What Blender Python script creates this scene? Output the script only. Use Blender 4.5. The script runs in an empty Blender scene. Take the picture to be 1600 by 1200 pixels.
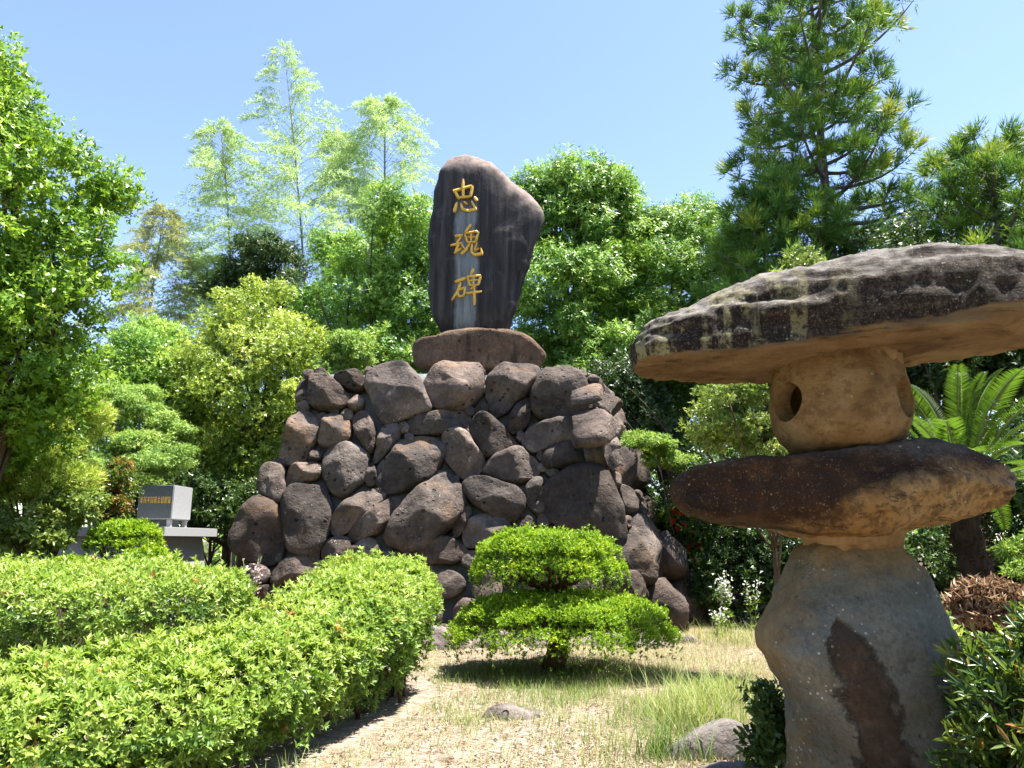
import bpy, bmesh, math, random
import numpy as np
from mathutils import Vector, Matrix, noise

scene = bpy.context.scene
C = scene.collection

# ------------------------------------------------------------------ camera, sky, sun, exposure
cam_d = bpy.data.cameras.new('camera')
cam = bpy.data.objects.new('camera', cam_d)
C.objects.link(cam)
cam.location = (0, 0, 1.5)
cam.rotation_euler = (math.radians(90 + 12), 0, 0)
cam_d.sensor_width = 36
cam_d.lens = 36 * 1150 / 1600
cam_d.clip_end = 2000
scene.camera = cam

SUN_DIR = Vector((0.30, 0.015, 0.95)).normalized()
world = bpy.data.worlds.new('World')
scene.world = world
world.use_nodes = True
wn = world.node_tree
wn.nodes.clear()
wo = wn.nodes.new('ShaderNodeOutputWorld')
wb = wn.nodes.new('ShaderNodeBackground')
ws = wn.nodes.new('ShaderNodeTexSky')
ws.sky_type = 'NISHITA'
ws.sun_disc = False
ws.sun_elevation = math.asin(SUN_DIR.z)
ws.sun_rotation = math.atan2(SUN_DIR.x, SUN_DIR.y)
ws.air_density = 1.0
ws.dust_density = 0.3
ws.ozone_density = 5.5
wb.inputs[1].default_value = 0.095
wt = wn.nodes.new('ShaderNodeMix')            # white balance of the sky as a whole
wt.data_type = 'RGBA'; wt.blend_type = 'MULTIPLY'
wt.inputs[0].default_value = 1.0
wt.inputs[7].default_value = (1.13, 0.975, 1.0, 1)
wn.links.new(ws.outputs[0], wt.inputs[6])
wn.links.new(wt.outputs[2], wb.inputs[0])
wn.links.new(wb.outputs[0], wo.inputs[0])

sun_d = bpy.data.lights.new('sun', 'SUN')
sun_d.energy = 5.0
sun_d.angle = math.radians(0.53)
sun_d.color = (1.0, 0.95, 0.87)
sun = bpy.data.objects.new('sun', sun_d)
sun.rotation_euler = SUN_DIR.to_track_quat('Z', 'Y').to_euler()
sun.location = (10, 4, 30)
C.objects.link(sun)

vs = scene.view_settings
vs.view_transform = 'Standard'
vs.look = 'None'
vs.gamma = 1
vs.exposure = 2.0
vs.use_curve_mapping = False
cy = scene.cycles
cy.max_bounces = 8
cy.diffuse_bounces = 5
cy.glossy_bounces = 2
cy.transmission_bounces = 4
cy.transparent_max_bounces = 4

# ------------------------------------------------------------------ helpers: scene graph
def tag(o, label=None, cat=None, group=None, kind=None):
    if label: o['label'] = label
    if cat: o['category'] = cat
    if group: o['group'] = group
    if kind: o['kind'] = kind
    return o

def thing(name, label, cat, loc=(0, 0, 0), group=None):
    o = bpy.data.objects.new(name, None)
    o.empty_display_size = 0.2
    o.location = loc
    C.objects.link(o)
    return tag(o, label, cat, group)

def link(name, me, mat=None, parent=None, loc=None):
    """link a mesh as one object; the mesh is in world space when loc is None"""
    o = bpy.data.objects.new(name, me)
    C.objects.link(o)
    if mat is not None and len(me.materials) == 0:
        me.materials.append(mat)
    if parent is not None:
        o.parent = parent
        if loc is None:
            p = Vector(parent.location)
            if parent.parent is not None:
                p = p + Vector(parent.parent.location)
            o.location = -p
        else:
            o.location = loc
    elif loc is not None:
        o.location = loc
    return o

def recentre(o):
    """move an object's origin to the middle of its own mesh"""
    me = o.data
    n = len(me.vertices)
    co = np.empty(n * 3); me.vertices.foreach_get('co', co); co = co.reshape(-1, 3)
    c = (co.max(0) + co.min(0)) / 2
    me.vertices.foreach_set('co', (co - c).ravel())
    o.location = Vector(o.location) + Vector(c)
    me.update()
    return o

def raw_mesh(name, verts, faces_flat, loop_totals, smooth=True, tint=None):
    me = bpy.data.meshes.new(name)
    verts = np.asarray(verts, np.float32)
    faces_flat = np.asarray(faces_flat, np.int32).ravel()
    loop_totals = np.asarray(loop_totals, np.int32)
    me.vertices.add(len(verts))
    me.vertices.foreach_set('co', verts.ravel())
    me.loops.add(len(faces_flat))
    me.loops.foreach_set('vertex_index', faces_flat)
    me.polygons.add(len(loop_totals))
    ls = np.zeros(len(loop_totals), np.int32)
    ls[1:] = np.cumsum(loop_totals)[:-1]
    me.polygons.foreach_set('loop_start', ls)
    me.polygons.foreach_set('loop_total', loop_totals)
    if smooth:
        me.polygons.foreach_set('use_smooth', np.ones(len(loop_totals), bool))
    if tint is not None:
        a = me.attributes.new('tint', 'FLOAT', 'FACE')
        a.data.foreach_set('value', np.asarray(tint, np.float32))
    me.update(calc_edges=True)
    return me

def from_lists(name, verts, faces, smooth=True):
    me = bpy.data.meshes.new(name)
    me.from_pydata([tuple(v) for v in verts], [], faces)
    if smooth:
        me.polygons.foreach_set('use_smooth', [True] * len(me.polygons))
    me.update()
    return me

def unit(v):
    v = np.asarray(v, float)
    return v / np.maximum(np.linalg.norm(v, axis=-1, keepdims=True), 1e-9)

def vnoise(p, s, seed=0.0):
    return noise.noise(Vector((p[0] * s + seed * 7.13, p[1] * s - seed * 3.71, p[2] * s + seed * 1.97)))

def roughen(me, amps, seed=0.0):
    """displace along normals by several octaves (scale, amount)"""
    n = len(me.vertices)
    nr = np.empty(n * 3); me.vertices.foreach_get('normal', nr); nr = nr.reshape(-1, 3)
    co = np.empty(n * 3); me.vertices.foreach_get('co', co); co = co.reshape(-1, 3)
    d = np.zeros(n)
    for s, a in amps:
        if hasattr(s, '__len__'):
            q = co * np.array(s)
            for i in range(n):
                d[i] += a * vnoise(q[i], 1.0, seed)
        else:
            for i in range(n):
                d[i] += a * vnoise(co[i], s, seed)
    me.vertices.foreach_set('co', (co + nr * d[:, None]).ravel())
    me.update()

class Tubes:
    def __init__(self):
        self.v, self.f, self.k = [], [], 0
    def add(self, pts, radii, sides=7, cap=True):
        pts = [Vector(p) for p in pts]
        up = Vector((0.31, 0.17, 0.93))
        rings = []
        for i, p in enumerate(pts):
            t = (pts[min(i + 1, len(pts) - 1)] - pts[max(i - 1, 0)]).normalized()
            a = t.cross(up)
            if a.length < 0.05:
                a = t.cross(Vector((1, 0, 0)))
            a.normalize(); b = t.cross(a)
            r = radii[i] if hasattr(radii, '__len__') else radii
            rings.append(self.k)
            for j in range(sides):
                q = 2 * math.pi * j / sides
                self.v.append(p + a * (math.cos(q) * r) + b * (math.sin(q) * r))
            self.k += sides
        for i in range(len(pts) - 1):
            for j in range(sides):
                j2 = (j + 1) % sides
                self.f.append((rings[i] + j, rings[i] + j2, rings[i + 1] + j2, rings[i + 1] + j))
        if cap:
            self.f.append(tuple(rings[-1] + j for j in range(sides)))
            self.f.append(tuple(rings[0] + sides - 1 - j for j in range(sides)))
    def mesh(self, name):
        return from_lists(name, self.v, self.f)

def bez(p0, p1, p2, n):
    p0, p1, p2 = Vector(p0), Vector(p1), Vector(p2)
    return [p0 * (1 - t) ** 2 + p1 * 2 * t * (1 - t) + p2 * t * t for t in np.linspace(0, 1, n)]

# ------------------------------------------------------------------ helpers: materials
class Mat:
    def __init__(self, name):
        self.m = bpy.data.materials.new(name)
        self.m.use_nodes = True
        self.nt = self.m.node_tree
        self.nt.nodes.clear()
        self.out = self.nt.nodes.new('ShaderNodeOutputMaterial')
    def n(self, t, **kw):
        nd = self.nt.nodes.new('ShaderNode' + t)
        for k, v in kw.items():
            setattr(nd, k, v)
        return nd
    def put(self, sock, v):
        if isinstance(v, bpy.types.NodeSocket):
            self.nt.links.new(v, sock)
        else:
            if sock.type == 'RGBA' and len(v) == 3:
                v = (*v, 1)
            sock.default_value = v
    def coord(self, kind='Object'):
        return self.n('TexCoord').outputs[kind]
    def mapping(self, vec, scale=(1, 1, 1), loc=(0, 0, 0)):
        m = self.n('Mapping')
        self.put(m.inputs['Vector'], vec); m.inputs['Scale'].default_value = scale
        self.put(m.inputs['Location'], loc)
        return m.outputs[0]
    def noise(self, vec, scale, detail=5, rough=0.6, dist=0.0):
        x = self.n('TexNoise')
        self.put(x.inputs['Vector'], vec)
        x.inputs['Scale'].default_value = scale
        x.inputs['Detail'].default_value = detail
        x.inputs['Roughness'].default_value = rough
        x.inputs['Distortion'].default_value = dist
        return x.outputs[0]
    def voronoi(self, vec, scale, out='Distance'):
        x = self.n('TexVoronoi')
        self.put(x.inputs['Vector'], vec)
        x.inputs['Scale'].default_value = scale
        return x.outputs[out]
    def ramp(self, fac, stops, interp='LINEAR'):
        r = self.n('ValToRGB')
        r.color_ramp.interpolation = interp
        el = r.color_ramp.elements
        while len(el) < len(stops):
            el.new(0.5)
        for e, (p, c) in zip(el, stops):
            e.position = p
            e.color = (c, c, c, 1) if not hasattr(c, '__len__') else (*c, 1)
        self.put(r.inputs[0], fac)
        return r.outputs[0]
    def mix(self, fac, a, b, mode='MIX'):
        x = self.n('Mix', data_type='RGBA', blend_type=mode)
        self.put(x.inputs[0], fac); self.put(x.inputs[6], a); self.put(x.inputs[7], b)
        return x.outputs[2]
    def math(self, op, a, b=0.0, clamp=False):
        x = self.n('Math', operation=op, use_clamp=clamp)
        self.put(x.inputs[0], a); self.put(x.inputs[1], b)
        return x.outputs[0]
    def sep(self, vec):
        x = self.n('SeparateXYZ'); self.put(x.inputs[0], vec)
        return x.outputs
    def bump(self, h, strength, dist, normal=None):
        b = self.n('Bump')
        b.inputs['Strength'].default_value = strength
        b.inputs['Distance'].default_value = dist
        self.put(b.inputs['Height'], h)
        if normal is not None:
            self.put(b.inputs['Normal'], normal)
        return b.outputs[0]
    def principled(self, col, rough=0.8, spec=0.25, normal=None, metallic=0.0):
        p = self.n('BsdfPrincipled')
        self.put(p.inputs['Base Color'], col)
        self.put(p.inputs['Roughness'], rough)
        p.inputs['Specular IOR Level'].default_value = spec
        p.inputs['Metallic'].default_value = metallic
        if normal is not None:
            self.put(p.inputs['Normal'], normal)
        return p.outputs[0]
    def done(self, shader):
        self.nt.links.new(shader, self.out.inputs[0])
        return self.m

def val_shift(M, col, rnd, lo, hi):
    h = M.n('HueSaturation')
    M.put(h.inputs['Color'], col)
    v = M.n('MapRange'); M.put(v.inputs[0], rnd)
    v.inputs[3].default_value = lo; v.inputs[4].default_value = hi
    M.put(h.inputs['Value'], v.outputs[0])
    return h.outputs[0]

def leaf_mat(name, stops, trans=0.35, rough=0.42, spec=0.35, tcol=None):
    """leaf colour runs along the per-leaf tint; hedges and topiary add depth shade to it"""
    M = Mat(name)
    a = M.n('Attribute', attribute_name='tint')
    col = M.ramp(a.outputs['Fac'], stops)
    sh = M.principled(col, rough, spec)
    tr = M.n('BsdfTranslucent')
    g = M.n('Gamma'); M.put(g.inputs[0], col); g.inputs[1].default_value = 0.86
    M.put(tr.inputs[0], M.mix(1.0, g.outputs[0], tcol or (1.0, 1.0, 0.55), 'MULTIPLY'))
    mx = M.n('MixShader'); mx.inputs[0].default_value = trans
    M.put(mx.inputs[1], sh); M.put(mx.inputs[2], tr.outputs[0])
    return M.done(mx.outputs[0])

def bark_mat(name, a, b):
    M = Mat(name)
    v = M.mapping(M.coord(), (9, 9, 2))
    n = M.noise(v, 2.5, 6, 0.65)
    col = M.ramp(n, [(0.3, a), (0.7, b)])
    return M.done(M.principled(col, 0.9, 0.1, M.bump(n, 0.7, 0.03)))

def boulder_mat(name, dark, mid, light, rust, lo=0.72, hi=1.3, rust_amt=0.55, lichen=0.5, sc=1.0, speck=(0.42, 0.42, 0.38), rmap=(1, 1, 1)):
    M = Mat(name)
    oi = M.n('ObjectInfo')
    off = M.n('CombineXYZ')
    for k in range(3):
        M.put(off.inputs[k], M.math('MULTIPLY', oi.outputs['Random'], (37.0, 91.0, 53.0)[k]))
    v = M.mapping(M.coord(), (sc, sc, sc), off.outputs[0])
    n1 = M.noise(v, 1.6, 8, 0.62, 0.3)
    n2 = M.noise(v, 14, 8, 0.7)
    col = M.ramp(n1, [(0.3, dark), (0.5, mid), (0.72, light)])
    col = M.mix(M.ramp(n2, [(0.38, 0.0), (0.62, 0.55)]), col, M.mix(1.0, col, (0.42, 0.4, 0.4), 'MULTIPLY'))
    nr = M.noise(M.mapping(v, rmap), 0.9, 4, 0.6, 0.6)
    rr = M.ramp(nr, [(rust_amt, 0.0), (rust_amt + 0.14, 0.75)])
    col = M.mix(rr, col, rust)
    # pale lichen flecks
    vo = M.voronoi(v, 22)
    lm = M.math('MULTIPLY', M.ramp(vo, [(0.16, 1.0), (0.26, 0.0)]), M.ramp(M.noise(v, 2.2, 3), [(0.55, 0.0), (0.66, lichen)]))
    col = M.mix(lm, col, speck)
    r2 = M.n('TexWhiteNoise', noise_dimensions='1D'); M.put(r2.inputs['W'], oi.outputs['Random'])
    col = M.mix(M.math('MULTIPLY', r2.outputs[0], 0.4), col, M.mix(1.0, col, (1.25, 0.98, 0.80), 'MULTIPLY'))
    col = val_shift(M, col, oi.outputs['Random'], lo, hi)
    # a few larger gas holes, the shade inside them painted dark
    hv = M.voronoi(M.mapping(v, (1.0, 1.25, 1.0)), 4.6)
    hole = M.math('MULTIPLY', M.ramp(hv, [(0.10, 1.0), (0.17, 0.0)]), M.ramp(M.noise(v, 1.1, 2), [(0.50, 0.0), (0.56, 1.0)]))
    col = M.mix(M.math('MULTIPLY', hole, 0.75), col, M.mix(1.0, col, (0.3, 0.27, 0.25), 'MULTIPLY'))
    pit = M.ramp(M.voronoi(v, 9), [(0.05, 0.0), (0.22, 1.0)])
    pitm = M.math('MAXIMUM', pit, M.ramp(M.noise(v, 1.3, 2), [(0.42, 0.0), (0.52, 1.0)]))
    b = M.bump(M.noise(v, 5, 8, 0.65), 0.8, 0.10)
    b = M.bump(n2, 0.7, 0.035, b)
    b = M.bump(pitm, 0.8, 0.06, b)
    b = M.bump(hole, 1.0, -0.10, b)
    return M.done(M.principled(col, 0.88, 0.2, b))

# ------------------------------------------------------------------ helpers: stones
def chaikin(p, it=1):
    p = np.asarray(p, float)
    for _ in range(it):
        q = np.roll(p, -1, 0)
        p = np.stack([p * 0.75 + q * 0.25, p * 0.25 + q * 0.75], 1).reshape(-1, 2)
    return p

def resample(p, n):
    q = np.vstack([p, p[:1]])
    d = np.r_[0, np.cumsum(np.linalg.norm(np.diff(q, axis=0), axis=1))]
    t = np.linspace(0, d[-1], n, endpoint=False)
    return np.c_[np.interp(t, d, q[:, 0]), np.interp(t, d, q[:, 1])]

def stone_mesh(name, outline, front, back, seed, p=2.6, q=1.8, nb=34, facets=3, rough=0.05, both=False, slope=0.55, smooth_it=1):
    """a boulder from its outline (u, v): bulges by `front` towards +w and by `back` towards -w"""
    rg = random.Random(seed)
    o = resample(chaikin(outline, smooth_it), nb)
    c = o.mean(0)
    size = math.sqrt(abs(0.5 * np.sum(o[:, 0] * np.roll(o[:, 1], -1) - o[:, 1] * np.roll(o[:, 0], -1))))
    ss = [1.0, 0.985, 0.95, 0.89, 0.81, 0.71, 0.59, 0.45, 0.3, 0.15]
    planes = []
    for _ in range(facets):
        a = rg.uniform(0, 6.283); g = rg.uniform(0.25, 1.0) * slope * front / (0.5 * size)
        planes.append((math.cos(a) * g, math.sin(a) * g, front * rg.uniform(0.62, 0.95)))
    def h(s, u, v, T):
        z = T * max(0.0, 1 - s ** p) ** (1 / q)
        for gx, gy, cc in planes:
            lim = cc + gx * (u - c[0]) + gy * (v - c[1])
            lim = max(lim, 0.25 * T * (1 - s))
            if z > lim:
                z = lim + (z - lim) * 0.04
        return z
    V, Fc = [], []
    def ring(s, T, sg):
        for i in range(nb):
            u, v = c + (o[i] - c) * s
            V.append((u, v, sg * h(s, u, v, T)))
    for s in ss:
        ring(s, front, 1)
    V.append((c[0], c[1], h(0, c[0], c[1], front)))
    nr = len(ss)
    for r in range(nr - 1):
        for i in range(nb):
            j = (i + 1) % nb
            Fc.append((r * nb + i, r * nb + j, (r + 1) * nb + j, (r + 1) * nb + i))
    ctr = nr * nb
    for i in range(nb):
        Fc.append(((nr - 1) * nb + i, (nr - 1) * nb + (i + 1) % nb, ctr))
    base = len(V)
    bs = [0.97, 0.88, 0.7, 0.4] if both else [0.96, 0.8]
    prev = 0
    for k, s in enumerate(bs):
        st = len(V)
        for i in range(nb):
            u, v = c + (o[i] - c) * s
            if both:
                V.append((u, v, -back * max(0.0, 1 - s ** p) ** (1 / q)))
            else:
                V.append((u, v, -back * (k + 1) / len(bs)))
        for i in range(nb):
            j = (i + 1) % nb
            Fc.append((prev + j, prev + i, st + i, st + j))
        prev = st
    if both:
        V.append((c[0], c[1], -back))
        for i in range(nb):
            Fc.append((prev + (i + 1) % nb, prev + i, len(V) - 1))
    else:
        Fc.append(tuple(prev + nb - 1 - i for i in range(nb)))
    me = from_lists(name, V, Fc)
    if rough:
        roughen(me, [(1.7 / size, rough * size), (4.2 / size, rough * 0.55 * size), (10 / size, rough * 0.25 * size)], seed * 0.37 + 1)
    return me

def parse2(s):
    return np.array([[float(a) for a in q.split(',')] for q in s.split()]) / 100.0

def frame_matrix(origin, N):
    N = Vector(N).normalized()
    U = Vector((0, 0, 1)).cross(N)
    if U.length < 0.05:
        U = Vector((1, 0, 0))
    U.normalize()
    V = N.cross(U)
    m = Matrix((U, V, N)).transposed().to_4x4()
    m.translation = Vector(origin)
    return m

def free_rock(name, label, loc, size, seed, mat, cat='rock', rz=0.0, group=None, facets=4):
    """a lone rock lying on the ground: size = (x, y, height)"""
    rg = random.Random(seed)
    pts = []
    for k in range(11):
        a = 2 * math.pi * k / 11
        r = rg.uniform(0.8, 1.1)
        pts.append((math.cos(a) * r * size[0] / 2, math.sin(a) * r * size[1] / 2))
    me = stone_mesh(name, pts, size[2], 0.15, seed, p=2.4, q=1.7, facets=facets, rough=0.06)
    o = link(name, me, mat)
    o.location = loc
    o.rotation_euler = (0, 0, rz)
    return tag(o, label, cat, group)

# ------------------------------------------------------------------ helpers: foliage
def leaf_arrays(P, D, N, L, W, fold=0.25, curl=0.0, shape=4):
    """arrays of leaf vertices; D the leaf's axis, N its upper side"""
    D = unit(D)
    S = unit(np.cross(D, N))
    N = np.cross(S, D)
    L = L[:, None]; W = W[:, None]
    tip = P + D * L - N * (L * curl)
    if shape == 3:
        b = P + D * L * 0.18
        V = np.stack([b + S * W * 0.5, tip, b - S * W * 0.5], 1)
        idx = np.array([0, 1, 2]); tot = [3]
    elif shape == 4:
        m = P + D * L * 0.45
        l = m + S * W * 0.5 + N * W * fold
        r = m - S * W * 0.5 + N * W * fold
        V = np.stack([P, l, tip, r], 1)
        idx = np.array([0, 1, 2, 0, 2, 3]); tot = [3, 3]
    else:
        a = P + D * L * 0.3; b = P + D * L * 0.68 - N * (L * curl * 0.4)
        V = np.stack([P, a + S * W * 0.42 + N * W * fold, b + S * W * 0.45 + N * W * fold, tip,
                      b - S * W * 0.45 + N * W * fold, a - S * W * 0.42 + N * W * fold], 1)
        idx = np.array([0, 1, 2, 3, 0, 3, 4, 5]); tot = [4, 4]
    return V, idx, tot

def leaves_mesh(name, batches):
    """batches of (P, D, N, L, W, tint, kw)"""
    vs_, fs, ts, tt, k = [], [], [], [], 0
    for P, D, N, L, W, tint, kw in batches:
        V, idx, tot = leaf_arrays(P, D, N, L, W, **kw)
        n, m = V.shape[:2]
        vs_.append(V.reshape(-1, 3))
        fs.append((idx[None, :] + (np.arange(n) * m)[:, None] + k).ravel())
        ts.append(np.tile(tot, n)); tt.append(np.repeat(tint, len(tot)))
        k += n * m
    return raw_mesh(name, np.concatenate(vs_), np.concatenate(fs), np.concatenate(ts), False, np.clip(np.concatenate(tt), 0, 1))

def rosettes(rg, T, A, k, L, W, spread=(0.5, 1.2), droop=0.0, tl=0.0, tint=None, tint_sd=0.15, kw=None, jit=0.0):
    """k leaves round each twig point T with axis A; tl spreads them back along the twig"""
    n = len(T)
    A = unit(A)
    e = unit(np.cross(A, rg.normal(size=(n, 3))))
    f = np.cross(A, e)
    ph = rg.uniform(0, 6.283, (n, 1)) + np.arange(k)[None, :] * 2.399
    ph = ph + rg.normal(0, 0.25, (n, k))
    al = rg.uniform(spread[0], spread[1], (n, k))
    rad = e[:, None] * np.cos(ph)[..., None] + f[:, None] * np.sin(ph)[..., None]
    D = A[:, None] * np.cos(al)[..., None] + rad * np.sin(al)[..., None]
    D[..., 2] -= droop
    N = A[:, None] * np.sin(al)[..., None] - rad * np.cos(al)[..., None]
    if droop:
        N[..., 2] += droop * 0.8
    N = N + rg.normal(0, 0.18, N.shape)
    P = np.repeat(T[:, None], k, 1) - A[:, None] * (tl * rg.uniform(0, 1, (n, k)))[..., None]
    if jit:
        P = P + rg.normal(0, jit, P.shape)
    sz = rg.uniform(0.7, 1.2, (n, k))
    t0 = rg.uniform(0, 1, n) if tint is None else tint
    t = t0[:, None] + rg.normal(0, tint_sd, (n, k))
    return (P.reshape(-1, 3), D.reshape(-1, 3), N.reshape(-1, 3), (L * sz).ravel(), (W * sz).ravel(), t.ravel(), kw or {})

def clump_points(rg, lobes, n, cs, flat=0.75, inner=0.45, up=0.35, skip_low=-2.0):
    """twig points and axes: lobes carry clumps, clumps carry twigs in their outer shells"""
    lob = np.array(lobes)
    w = (lob[:, 3] * lob[:, 4] + lob[:, 4] * lob[:, 5] + lob[:, 3] * lob[:, 5])
    cs_all, lc_all = [], []
    for i, l in enumerate(lob):
        m = max(4, int(2.6 * w[i] / (cs * cs)))
        d = unit(rg.normal(size=(m, 3)))
        d = d[d[:, 2] > skip_low]
        r = rg.uniform(inner, 1.0, (len(d), 1)) ** 0.6
        cs_all.append(l[:3] + d * r * l[3:6]); lc_all.append(np.repeat(l[None, :3], len(d), 0))
    cc = np.concatenate(cs_all); lc = np.concatenate(lc_all)
    cr = cs * rg.uniform(0.55, 1.25, len(cc))
    ct = rg.uniform(0, 1, len(cc))
    pick = rg.choice(len(cc), n, p=cr ** 2 / np.sum(cr ** 2))
    d = rg.normal(size=(n, 3)); d[:, 2] += 0.2
    d = unit(d)
    r = rg.uniform(0.25, 1.0, (n, 1)) ** 0.5
    off = d * r * cr[pick][:, None]; off[:, 2] *= flat
    T = cc[pick] + off
    A = d * 0.7 + unit(cc[pick] - lc[pick]) * 0.55 + rg.normal(0, 0.3, (n, 3))
    A[:, 2] += up
    return T, A, ct[pick], cc

def limbs(tb, rg, base, top, r0, ends, n=10, bend=0.2, twig=0.012):
    """trunk from base to top with limbs towards some of the clump centres"""
    base = np.array(base, float); top = np.array(top, float)
    L = np.linalg.norm(top - base)
    tr = []
    for t in np.linspace(0, 1, 9):
        p = base * (1 - t) + top * t + np.array([math.sin(t * 5 + base[0]), math.cos(t * 4 + base[1]), 0]) * bend * r0 * 1.5 * t
        tr.append(p)
    rad = [r0 * (1.25 if i == 0 else 1.0) * (1 - 0.75 * i / 8) for i in range(9)]
    tb.add(tr, rad, 9)
    idx = rg.choice(len(ends), min(n, len(ends)), replace=False)
    for i in idx:
        e = ends[i]
        t = rg.uniform(0.35, 0.95)
        s = tr[int(t * 8)]
        if e[2] < s[2]:
            s = tr[max(2, int(t * 4))]
        mid = (s + e) / 2 + rg.normal(0, 0.08, 3) * np.linalg.norm(e - s) + np.array([0, 0, 0.1]) * np.linalg.norm(e - s)
        k = r0 * (1 - 0.75 * t) * 0.6
        tb.add(bez(s, mid, e, 7), list(np.linspace(k, twig, 7)), 6)

def tree(name, label, cat, lobes, seed, lm, bm_, n, leaf, cs, base, top=None, r0=0.15, droop=0.0, spread=(0.5, 1.2), k=6, tl=0.12,
         flat=0.75, inner=0.45, up=0.35, nl=14, group=None, kw=None, tint_sd=0.16, shift=0.0, skip_low=-2.0, jit=0.0):
    rg = np.random.default_rng(seed)
    if n > 3000:                              # far foliage: plain triangular leaves
        n = int(n * 0.95); kw = dict(shape=3, curl=0.1)
    root = thing(name, label, cat, base, group)
    T, A, ct, cc = clump_points(rg, lobes, n, cs, flat, inner, up, skip_low)
    tint = np.clip(ct * 0.6 + rg.uniform(0, 0.4, n) + shift, 0, 1)
    b = rosettes(rg, T, A, k, leaf[0], leaf[1], spread, droop, tl, tint, tint_sd, kw, jit)
    link('crown', leaves_mesh('crown', [b]), lm, root)
    if top is None:
        top = np.array(lobes[0][:3])
    tb = Tubes()
    limbs(tb, rg, base, top, r0, cc, nl)
    link('trunk', tb.mesh('trunk'), bm_, root)
    return root

# ------------------------------------------------------------------ materials
M_mound = boulder_mat('mound_boulder', (0.032, 0.027, 0.024), (0.092, 0.076, 0.066), (0.185, 0.153, 0.130), (0.18, 0.115, 0.068), rust_amt=0.57, lo=0.6, hi=1.45)
M_rock = boulder_mat('garden_rock', (0.10, 0.09, 0.085), (0.19, 0.17, 0.16), (0.33, 0.30, 0.27), (0.16, 0.14, 0.08), rust_amt=0.62, lichen=0.7)
M_plinth = boulder_mat('plinth_rock', (0.075, 0.052, 0.038), (0.17, 0.11, 0.072), (0.26, 0.175, 0.115), (0.035, 0.028, 0.024), rust_amt=0.50, lo=0.9, hi=0.95, rmap=(2.6, 2.6, 0.5))

def mortar_mat():
    M = Mat('mortar')
    v = M.coord()
    n = M.noise(v, 3, 8, 0.7)
    col = M.ramp(n, [(0.3, (0.08, 0.084, 0.085)), (0.7, (0.19, 0.195, 0.19))])
    return M.done(M.principled(col, 0.95, 0.1, M.bump(n, 0.8, 0.06)))
M_mortar = mortar_mat()

def stele_mat():
    M = Mat('stele_stone')
    v = M.coord()
    x, y, z = M.sep(v)
    nz = M.sep(M.n('NewGeometry').outputs['Normal'])[2]
    st = M.noise(M.mapping(v, (3.2, 3.2, 0.16)), 2.2, 6, 0.6, 0.2)
    st2 = M.noise(M.mapping(v, (9, 9, 0.35)), 2.0, 5, 0.6)
    col = M.ramp(st, [(0.30, (0.020, 0.019, 0.019)), (0.5, (0.052, 0.046, 0.044)), (0.70, (0.105, 0.092, 0.087))])
    col = M.mix(M.ramp(st2, [(0.42, 0.0), (0.62, 0.5)]), col, (0.03, 0.028, 0.027))
    # the pale washed band that runs down under the writing
    wob = M.math('MULTIPLY', M.math('SUBTRACT', M.noise(M.mapping(v, (0.6, 0.6, 0.55)), 2.0, 3), 0.5), 0.34)
    dx = M.math('ABSOLUTE', M.math('ADD', M.math('SUBTRACT', x, -0.92), wob))
    band = M.ramp(dx, [(0.18, 1.0), (0.26, 0.0)])
    band = M.math('MULTIPLY', band, M.ramp(z, [(0.0, 1.0), (0.999, 1.0)]))
    zz = M.n('MapRange'); M.put(zz.inputs[0], z); zz.inputs[1].default_value = 8.05; zz.inputs[2].default_value = 8.45
    zz.inputs[3].default_value = 1.0; zz.inputs[4].default_value = 0.0
    band = M.math('MULTIPLY', band, zz.outputs[0])
    band = M.math('MULTIPLY', band, M.ramp(st2, [(0.3, 0.35), (0.6, 1.0)]))
    col = M.mix(band, col, (0.225, 0.24, 0.235))
    # brown weathered crust on the crown and shoulder
    up = M.math('ADD', nz, M.math('MULTIPLY', M.math('SUBTRACT', M.noise(v, 4, 6), 0.5), 0.5))
    col = M.mix(M.ramp(up, [(0.12, 0.0), (0.42, 1.0)]), col, M.ramp(M.noise(v, 6, 8, 0.7), [(0.35, (0.12, 0.095, 0.085)), (0.68, (0.29, 0.225, 0.19))]))
    b = M.bump(M.noise(v, 3.5, 8, 0.6), 0.35, 0.06)
    b = M.bump(M.noise(v, 30, 6, 0.7), 0.35, 0.012, b)
    return M.done(M.principled(col, 0.92, 0.1, b))
M_stele = stele_mat()

def gold_mat():
    M = Mat('gold_paint')
    n = M.noise(M.coord(), 22, 4, 0.6)
    col = M.ramp(n, [(0.35, (0.66, 0.33, 0.03)), (0.6, (0.85, 0.52, 0.07))])
    return M.done(M.principled(col, 0.45, 0.5, M.bump(n, 0.3, 0.01)))
M_gold = gold_mat()

def granite_mat():
    M = Mat('grey_granite')
    v = M.coord()
    n = M.noise(v, 70, 3, 0.8)
    col = M.ramp(n, [(0.35, (0.25, 0.255, 0.26)), (0.65, (0.43, 0.435, 0.44))])
    return M.done(M.principled(col, 0.55, 0.4))
M_granite = granite_mat()

def polished_mat():
    M = Mat('dark_polished_granite')
    v = M.coord()
    col = M.ramp(M.noise(v, 70, 3, 0.8), [(0.35, (0.07, 0.08, 0.085)), (0.65, (0.13, 0.14, 0.145))])
    return M.done(M.principled(col, 0.3, 0.5))
M_polished = polished_mat()

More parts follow.
